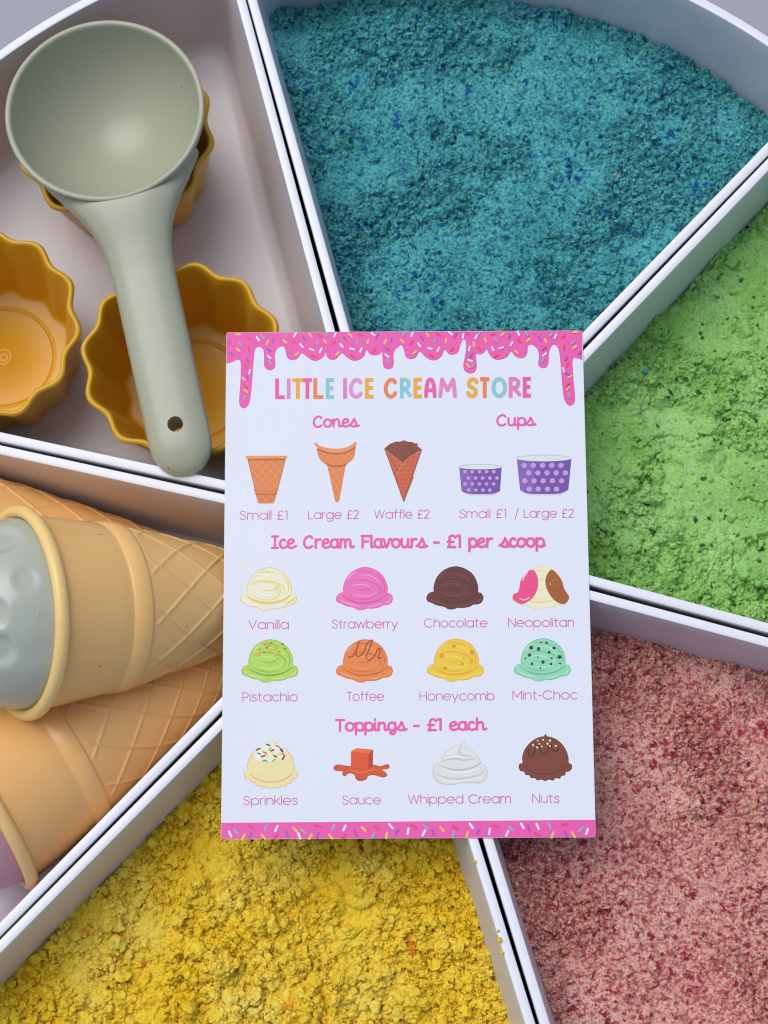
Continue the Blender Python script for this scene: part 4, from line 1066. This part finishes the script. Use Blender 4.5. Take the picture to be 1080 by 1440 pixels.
# ice cream scoops: one outline, eight flavours
DOME = [(122, 222), (121, 200), (134, 152), (160, 115), (200, 88), (250, 76), (300, 88), (342, 115), (369, 155), (381, 198), (381, 225)]
SKIRT = [(400, 233), (411, 258), (402, 284), (380, 297), (352, 300), (330, 312), (290, 319), (262, 318), (240, 326), (208, 326), (182, 312), (142, 304), (112, 290), (90, 282), (80, 262), (88, 240), (106, 226)]
def scoop_print(ox, oy, base, dark, light, edge, label, extra=None, skirt=None):
    pr = Print()
    f = lambda P: [(ox + (x - 245) / 4.154, oy + (y - 200) / 4.154) for x, y in P]
    pr.poly([tuple(p) for p in catmull(f(DOME + SKIRT), True, 4)], edge)
    g = lambda P, k: [((x - 245) * k + 245, (y - 202) * k + 202) for x, y in P]
    pr.poly([tuple(p) for p in catmull(f(g(DOME + SKIRT, .965)), True, 4)], skirt or base)
    pr.poly([tuple(p) for p in catmull(f([(126, 222), (126, 200), (139, 154), (165, 118), (203, 92), (250, 81), (298, 92), (338, 118), (364, 157), (376, 200), (374, 232), (340, 262), (290, 277), (235, 279), (180, 268), (142, 246)]), True, 4)], base)
    for P, c, w_ in [([(112, 236), (150, 262), (205, 282), (260, 284), (320, 272), (360, 250), (384, 232)], dark, 2.2), ([(150, 240), (190, 258), (245, 266), (300, 256)], dark, 1.2), ([(172, 118), (215, 100), (262, 104), (300, 118)], dark, 1.1), ([(152, 168), (200, 152), (262, 156), (318, 178), (338, 210), (322, 240)], dark, 1.3),
                     ([(200, 205), (240, 212), (278, 202), (296, 184)], dark, 1.2), ([(320, 118), (352, 160), (362, 204), (350, 236)], dark, 1.1), ([(146, 150), (168, 124), (196, 104)], light, 1.6), ([(165, 190), (205, 178), (255, 182), (288, 200)], light, 1.3), ([(180, 232), (230, 246), (282, 240), (318, 222)], light, 1.3), ([(225, 125), (268, 124), (306, 142), (330, 172)], light, 1.2),
                     ([(100, 262), (135, 282), (182, 296), (222, 308)], light, 1.5), ([(262, 306), (312, 300), (352, 284)], light, 1.5), ([(364, 286), (388, 276), (398, 258)], light, 1.6), ([(92, 250), (108, 240)], light, 1.4)]:
        pr.stroke(catmull(f(P), k=5), w_, c, taper=True)
    if extra: extra(pr, f)
    pr.build('printed_scoop', card, label)
scoop_print(379, 827.5, (228, 222, 212), (240, 200, 104), (240, 240, 238), (234, 184, 96), 'drawing of a vanilla scoop',
            lambda pr, f: [pr.stroke(catmull(f(P), k=5), w_, c, taper=True) for P, w_, c in [([(140, 178), (180, 158), (240, 160), (292, 172), (300, 196), (262, 206)], 3.0, (238, 206, 128)), ([(118, 238), (150, 262), (205, 280), (262, 282), (320, 270), (372, 236)], 3.4, (240, 190, 92)), ([(290, 168), (312, 200), (300, 240), (268, 262)], 3.2, (240, 214, 140)), ([(170, 120), (215, 102), (262, 106)], 2.0, (238, 206, 128)), ([(318, 112), (350, 150), (366, 200)], 2.4, (240, 210, 140)), ([(92, 268), (130, 290), (185, 300)], 2.4, (240, 240, 240)), ([(345, 286), (380, 268), (400, 250)], 2.6, (240, 200, 110)), ([(160, 215), (210, 240), (262, 238)], 3.0, (240, 240, 238)), ([(150, 140), (180, 118), (220, 118)], 2.6, (240, 240, 238))]])
scoop_print(512.8, 827, (232, 106, 190), (206, 72, 160), (244, 164, 220), (220, 84, 172), 'drawing of a strawberry scoop')
scoop_print(639, 826, (92, 40, 38), (70, 28, 28), (120, 62, 58), (76, 32, 32), 'drawing of a chocolate scoop')
def neo(pr, f):
    L_ = [(200, 96), (225, 130), (232, 180), (218, 232), (186, 272), (140, 296), (105, 284), (84, 262), (90, 238), (112, 228), (122, 205), (130, 160), (160, 116)]
    pr.poly([tuple(p) for p in catmull(f(L_), True, 4)], (230, 72, 136))
    R_ = [(308, 96), (340, 120), (368, 160), (382, 205), (398, 232), (411, 256), (398, 284), (378, 296), (340, 284), (302, 246), (276, 190), (278, 135)]
    pr.poly([tuple(p) for p in catmull(f(R_), True, 4)], (152, 84, 34))
    for P, c, w_ in [([(142, 160), (150, 135), (172, 112)], (250, 196, 222), 2.0), ([(120, 262), (150, 272), (186, 256)], (248, 190, 216), 1.4), ([(150, 200), (180, 214), (210, 200)], (206, 50, 112), 1.3), ([(160, 170), (190, 160)], (206, 50, 112), 1.1), ([(300, 200), (330, 220), (362, 214)], (126, 66, 26), 1.4), ([(306, 160), (335, 150), (352, 168)], (176, 106, 52), 1.2)]:
        pr.stroke(catmull(f(P), k=5), w_, c, taper=True)
    pr.blob(*f([(302, 180)])[0], 1.0, (238, 226, 210), 3)
scoop_print(758.5, 826, (226, 222, 204), (226, 204, 150), (238, 236, 226), (218, 204, 160), 'drawing of a scoop in pink, cream and brown', neo)
def nuts_green(pr, f):
    for i, (x, y) in enumerate([(218, 104), (255, 96), (306, 110), (188, 136), (228, 126), (268, 118), (284, 128), (332, 130), (246, 142), (300, 146), (212, 152), (274, 164), (240, 112), (320, 104), (180, 166)]):
        pr.blob(*f([(x, y)])[0], [2.6, 2.0, 2.8][i % 3], [(198, 150, 46), (96, 140, 50), (216, 168, 60)][i % 3], i, 6)
scoop_print(381, 928, (164, 204, 92), (112, 158, 62), (196, 224, 134), (130, 176, 74), 'drawing of a pistachio scoop with nut crumbs', nuts_green)
def drizzle(c):
    def go(pr, f): pr.stroke(catmull(f([(152, 178), (180, 172), (205, 120), (215, 92), (205, 118), (196, 160), (212, 176), (240, 150), (262, 100), (290, 82), (278, 120), (256, 176), (270, 196), (296, 182), (322, 138), (338, 132), (330, 166), (326, 186), (346, 180)]), k=5), 2.2, c)
    return go
scoop_print(513, 928, (216, 124, 66), (186, 94, 46), (232, 160, 108), (194, 104, 54), 'drawing of a toffee scoop with a drizzle', drizzle((162, 78, 36)))
def chunks(c, lst):
    def go(pr, f):
        for i, (x, y, r) in enumerate(lst): pr.blob(*f([(x, y)])[0], r, c, i * 3 + 1, 5, .45)
    return go
scoop_print(640, 927, (240, 190, 56), (226, 150, 40), (248, 216, 110), (232, 164, 46), 'drawing of a honeycomb scoop with orange chunks', chunks((232, 136, 50), [(236, 120, 3.6), (165, 178, 4.6), (340, 156, 4.2), (284, 222, 3.4), (186, 248, 3.4), (340, 205, 2.4)]))
scoop_print(761, 926.5, (132, 204, 184), (96, 174, 154), (172, 224, 208), (104, 180, 160), 'drawing of a mint scoop with dark chips', chunks((54, 36, 34), [(236, 100, 1.8), (270, 104, 2.4), (180, 130, 3.6), (224, 138, 3.6), (314, 134, 3.0), (172, 174, 3.2), (286, 158, 2.8), (220, 186, 1.6), (148, 194, 1.6), (346, 186, 3.8), (300, 192, 1.8), (186, 224, 3.0), (250, 216, 3.4), (296, 226, 2.6), (348, 222, 1.8), (236, 250, 1.8)]))
# sprinkles scoop, scalloped foot
def scallop(ox, oy, s, base, edge, extra, lbl, low):
    pr = Print(); f = lambda P: [(ox + x / s, oy + y / s) for x, y in P]
    out = [(162, 322), (160, 290), (178, 240), (215, 200), (255, 178), (293, 172), (335, 180), (372, 202), (405, 240), (424, 290), (426, 322), (442, 334), (442, 360), (425, 374), (410, 376), (405, 395), (384, 400), (375, 414), (350, 412), (338, 425), (312, 420), (292, 428), (270, 420), (246, 424), (234, 412), (210, 410), (200, 396), (178, 392), (172, 376), (150, 370), (140, 348), (146, 330)]
    pr.poly([tuple(p) for p in catmull(f(out), True, 4)], edge)
    g = [((x - 291) * .972 + 291, (y - 302) * .966 + 302) for x, y in out]
    pr.poly([tuple(p) for p in catmull(f(g), True, 4)], base)
    pr.stroke(catmull(f([(176, 348), (215, 374), (262, 388), (320, 388), (372, 372), (412, 342)]), k=5), 1.5, low)
    extra(pr, f); pr.build('printed_scoop', card, lbl)
def spr_top(pr, f):
    pr.poly([tuple(p) for p in catmull(f([(205, 212), (250, 180), (296, 172), (345, 182), (372, 205), (378, 235), (355, 262), (318, 256), (292, 276), (255, 262), (222, 272), (200, 250)]), True, 4)], (232, 226, 222))
    K, Y_, P_, B_, G_ = (92, 32, 40), (232, 208, 70), (206, 72, 160), (84, 142, 204), (124, 190, 110)
    for x, y, a, c in [(276, 182, 20, K), (315, 178, -40, Y_), (330, 190, 20, P_), (220, 207, -25, K), (238, 205, 60, Y_), (286, 205, -40, G_), (300, 213, -25, K), (350, 205, 30, B_), (352, 216, 40, K), (225, 231, 20, B_), (258, 226, 30, P_), (248, 245, -20, K), (270, 244, 50, Y_), (315, 245, 25, K), (362, 236, 20, P_), (360, 255, -60, K), (258, 270, 2, B_), (308, 266, -40, G_), (336, 232, -40, Y_), (300, 230, 50, Y_), (212, 262, 25, (236, 238, 244)), (280, 258, 20, (240, 240, 246))]:
        d = np.array([math.cos(rad(a)), math.sin(rad(a))]) * 3.1; c0 = np.array(f([(x, y)])[0]); pr.stroke([c0 - d, c0 + d], 2.2, c, cap='butt')
    for x, y in [(225, 336), (236, 350), (244, 340)]: pr.blob(*f([(x, y)])[0], .8, (206, 168, 110), 2)
scallop(310, 1000, 4, (232, 214, 170), (222, 160, 120), spr_top, 'drawing of a cream scoop under coloured sprinkles', (222, 160, 120))
def nut_top(pr, f):
    pr.stroke(catmull(f([(196, 250), (200, 282), (215, 290), (235, 250), (250, 225), (262, 240), (272, 268), (292, 276), (310, 240), (322, 222), (330, 244), (350, 262), (370, 240)]), k=5), 2.2, (70, 34, 30))
    pr.blob(*f([(293, 168)])[0], 2.2, (78, 38, 34), 1)
    for i, (x, y) in enumerate([(222, 222), (248, 198), (280, 192), (318, 196), (258, 216), (272, 230), (305, 214), (318, 228), (352, 228), (246, 236)]): pr.blob(*f([(x, y)])[0], [2.2, 1.6, 2.0][i % 3], (238, 204, 164), i, 5)
scallop(694.2, 991.5, 4.09, (116, 58, 46), (66, 32, 30), nut_top, 'drawing of a brown scoop with drizzle and nuts', (88, 42, 36))
# sauce with a cube
pr = Print(); f = lambda P: [(310 + x / 4, 1000 + y / 4) for x, y in P]
pud = [(640, 308), (660, 292), (700, 296), (735, 300), (800, 296), (860, 292), (900, 300), (940, 290), (954, 302), (945, 316), (912, 322), (935, 338), (938, 356), (915, 364), (870, 352), (835, 356), (825, 374), (795, 384), (768, 376), (755, 348), (725, 342), (705, 358), (690, 348), (690, 330), (650, 326)]
pr.poly([tuple(p) for p in catmull(f(pud), True, 4)], (158, 54, 34))
pr.poly([tuple(p) for p in catmull(f([((x - 797) * .965 + 797, (y - 334) * .90 + 332) for x, y in pud]), True, 4)], (198, 76, 42))
pr.stroke(catmull(f([(720, 316), (760, 330), (800, 336), (850, 322), (900, 318)]), k=5), 2.0, (224, 106, 66), taper=True)
pr.poly(f([(738, 218), (836, 232), (836, 316), (790, 310), (738, 302)]), (206, 78, 40))
pr.poly(f([(836, 232), (862, 208), (860, 296), (836, 316)]), (164, 56, 30))
pr.poly(f([(738, 218), (770, 200), (862, 208), (836, 232)]), (226, 104, 58))
pr.build('printed_sauce', card, 'drawing of an orange cube in a pool of sauce')
# whipped cream
pr = Print(); f = lambda P: [(560 + x / 3.857, 1000 + y / 3.857) for x, y in P]
cr_ = [(352, 156), (366, 158), (360, 178), (372, 190), (408, 212), (436, 240), (446, 268), (474, 298), (484, 330), (470, 366), (430, 384), (360, 380), (290, 392), (236, 388), (204, 368), (186, 330), (192, 292), (212, 270), (232, 262), (236, 236), (262, 206), (310, 182), (338, 170)]
pr.poly([tuple(p) for p in catmull(f(cr_), True, 4)], (186, 192, 206))
pr.poly([tuple(p) for p in catmull(f([((x - 335) * .96 + 335, (y - 290) * .95 + 288) for x, y in cr_]), True, 4)], (208, 212, 224))
for P, c, w_ in [([(240, 262), (300, 250), (360, 258), (420, 248)], (180, 186, 200), 2.4), ([(212, 282), (270, 304), (350, 310), (430, 286), (446, 262)], (176, 184, 198), 2.6), ([(206, 330), (270, 356), (360, 356), (440, 336), (470, 306)], (184, 190, 204), 2.4), ([(345, 176), (330, 210), (345, 232), (400, 236)], (180, 186, 200), 2.0),
                 ([(262, 226), (300, 204), (330, 186)], (226, 228, 236), 2.6), ([(225, 292), (290, 322), (370, 322), (440, 300)], (228, 230, 238), 2.8), ([(212, 350), (280, 374), (370, 366), (450, 350)], (222, 226, 234), 2.4), ([(250, 250), (310, 238), (380, 246)], (226, 228, 238), 2.2), ([(350, 190), (352, 212), (384, 222), (420, 244)], (228, 230, 238), 2.0)]:
    pr.stroke(catmull(f(P), k=5), w_, c, taper=True)
pr.build('printed_cream', card, 'drawing of a swirl of whipped cream')
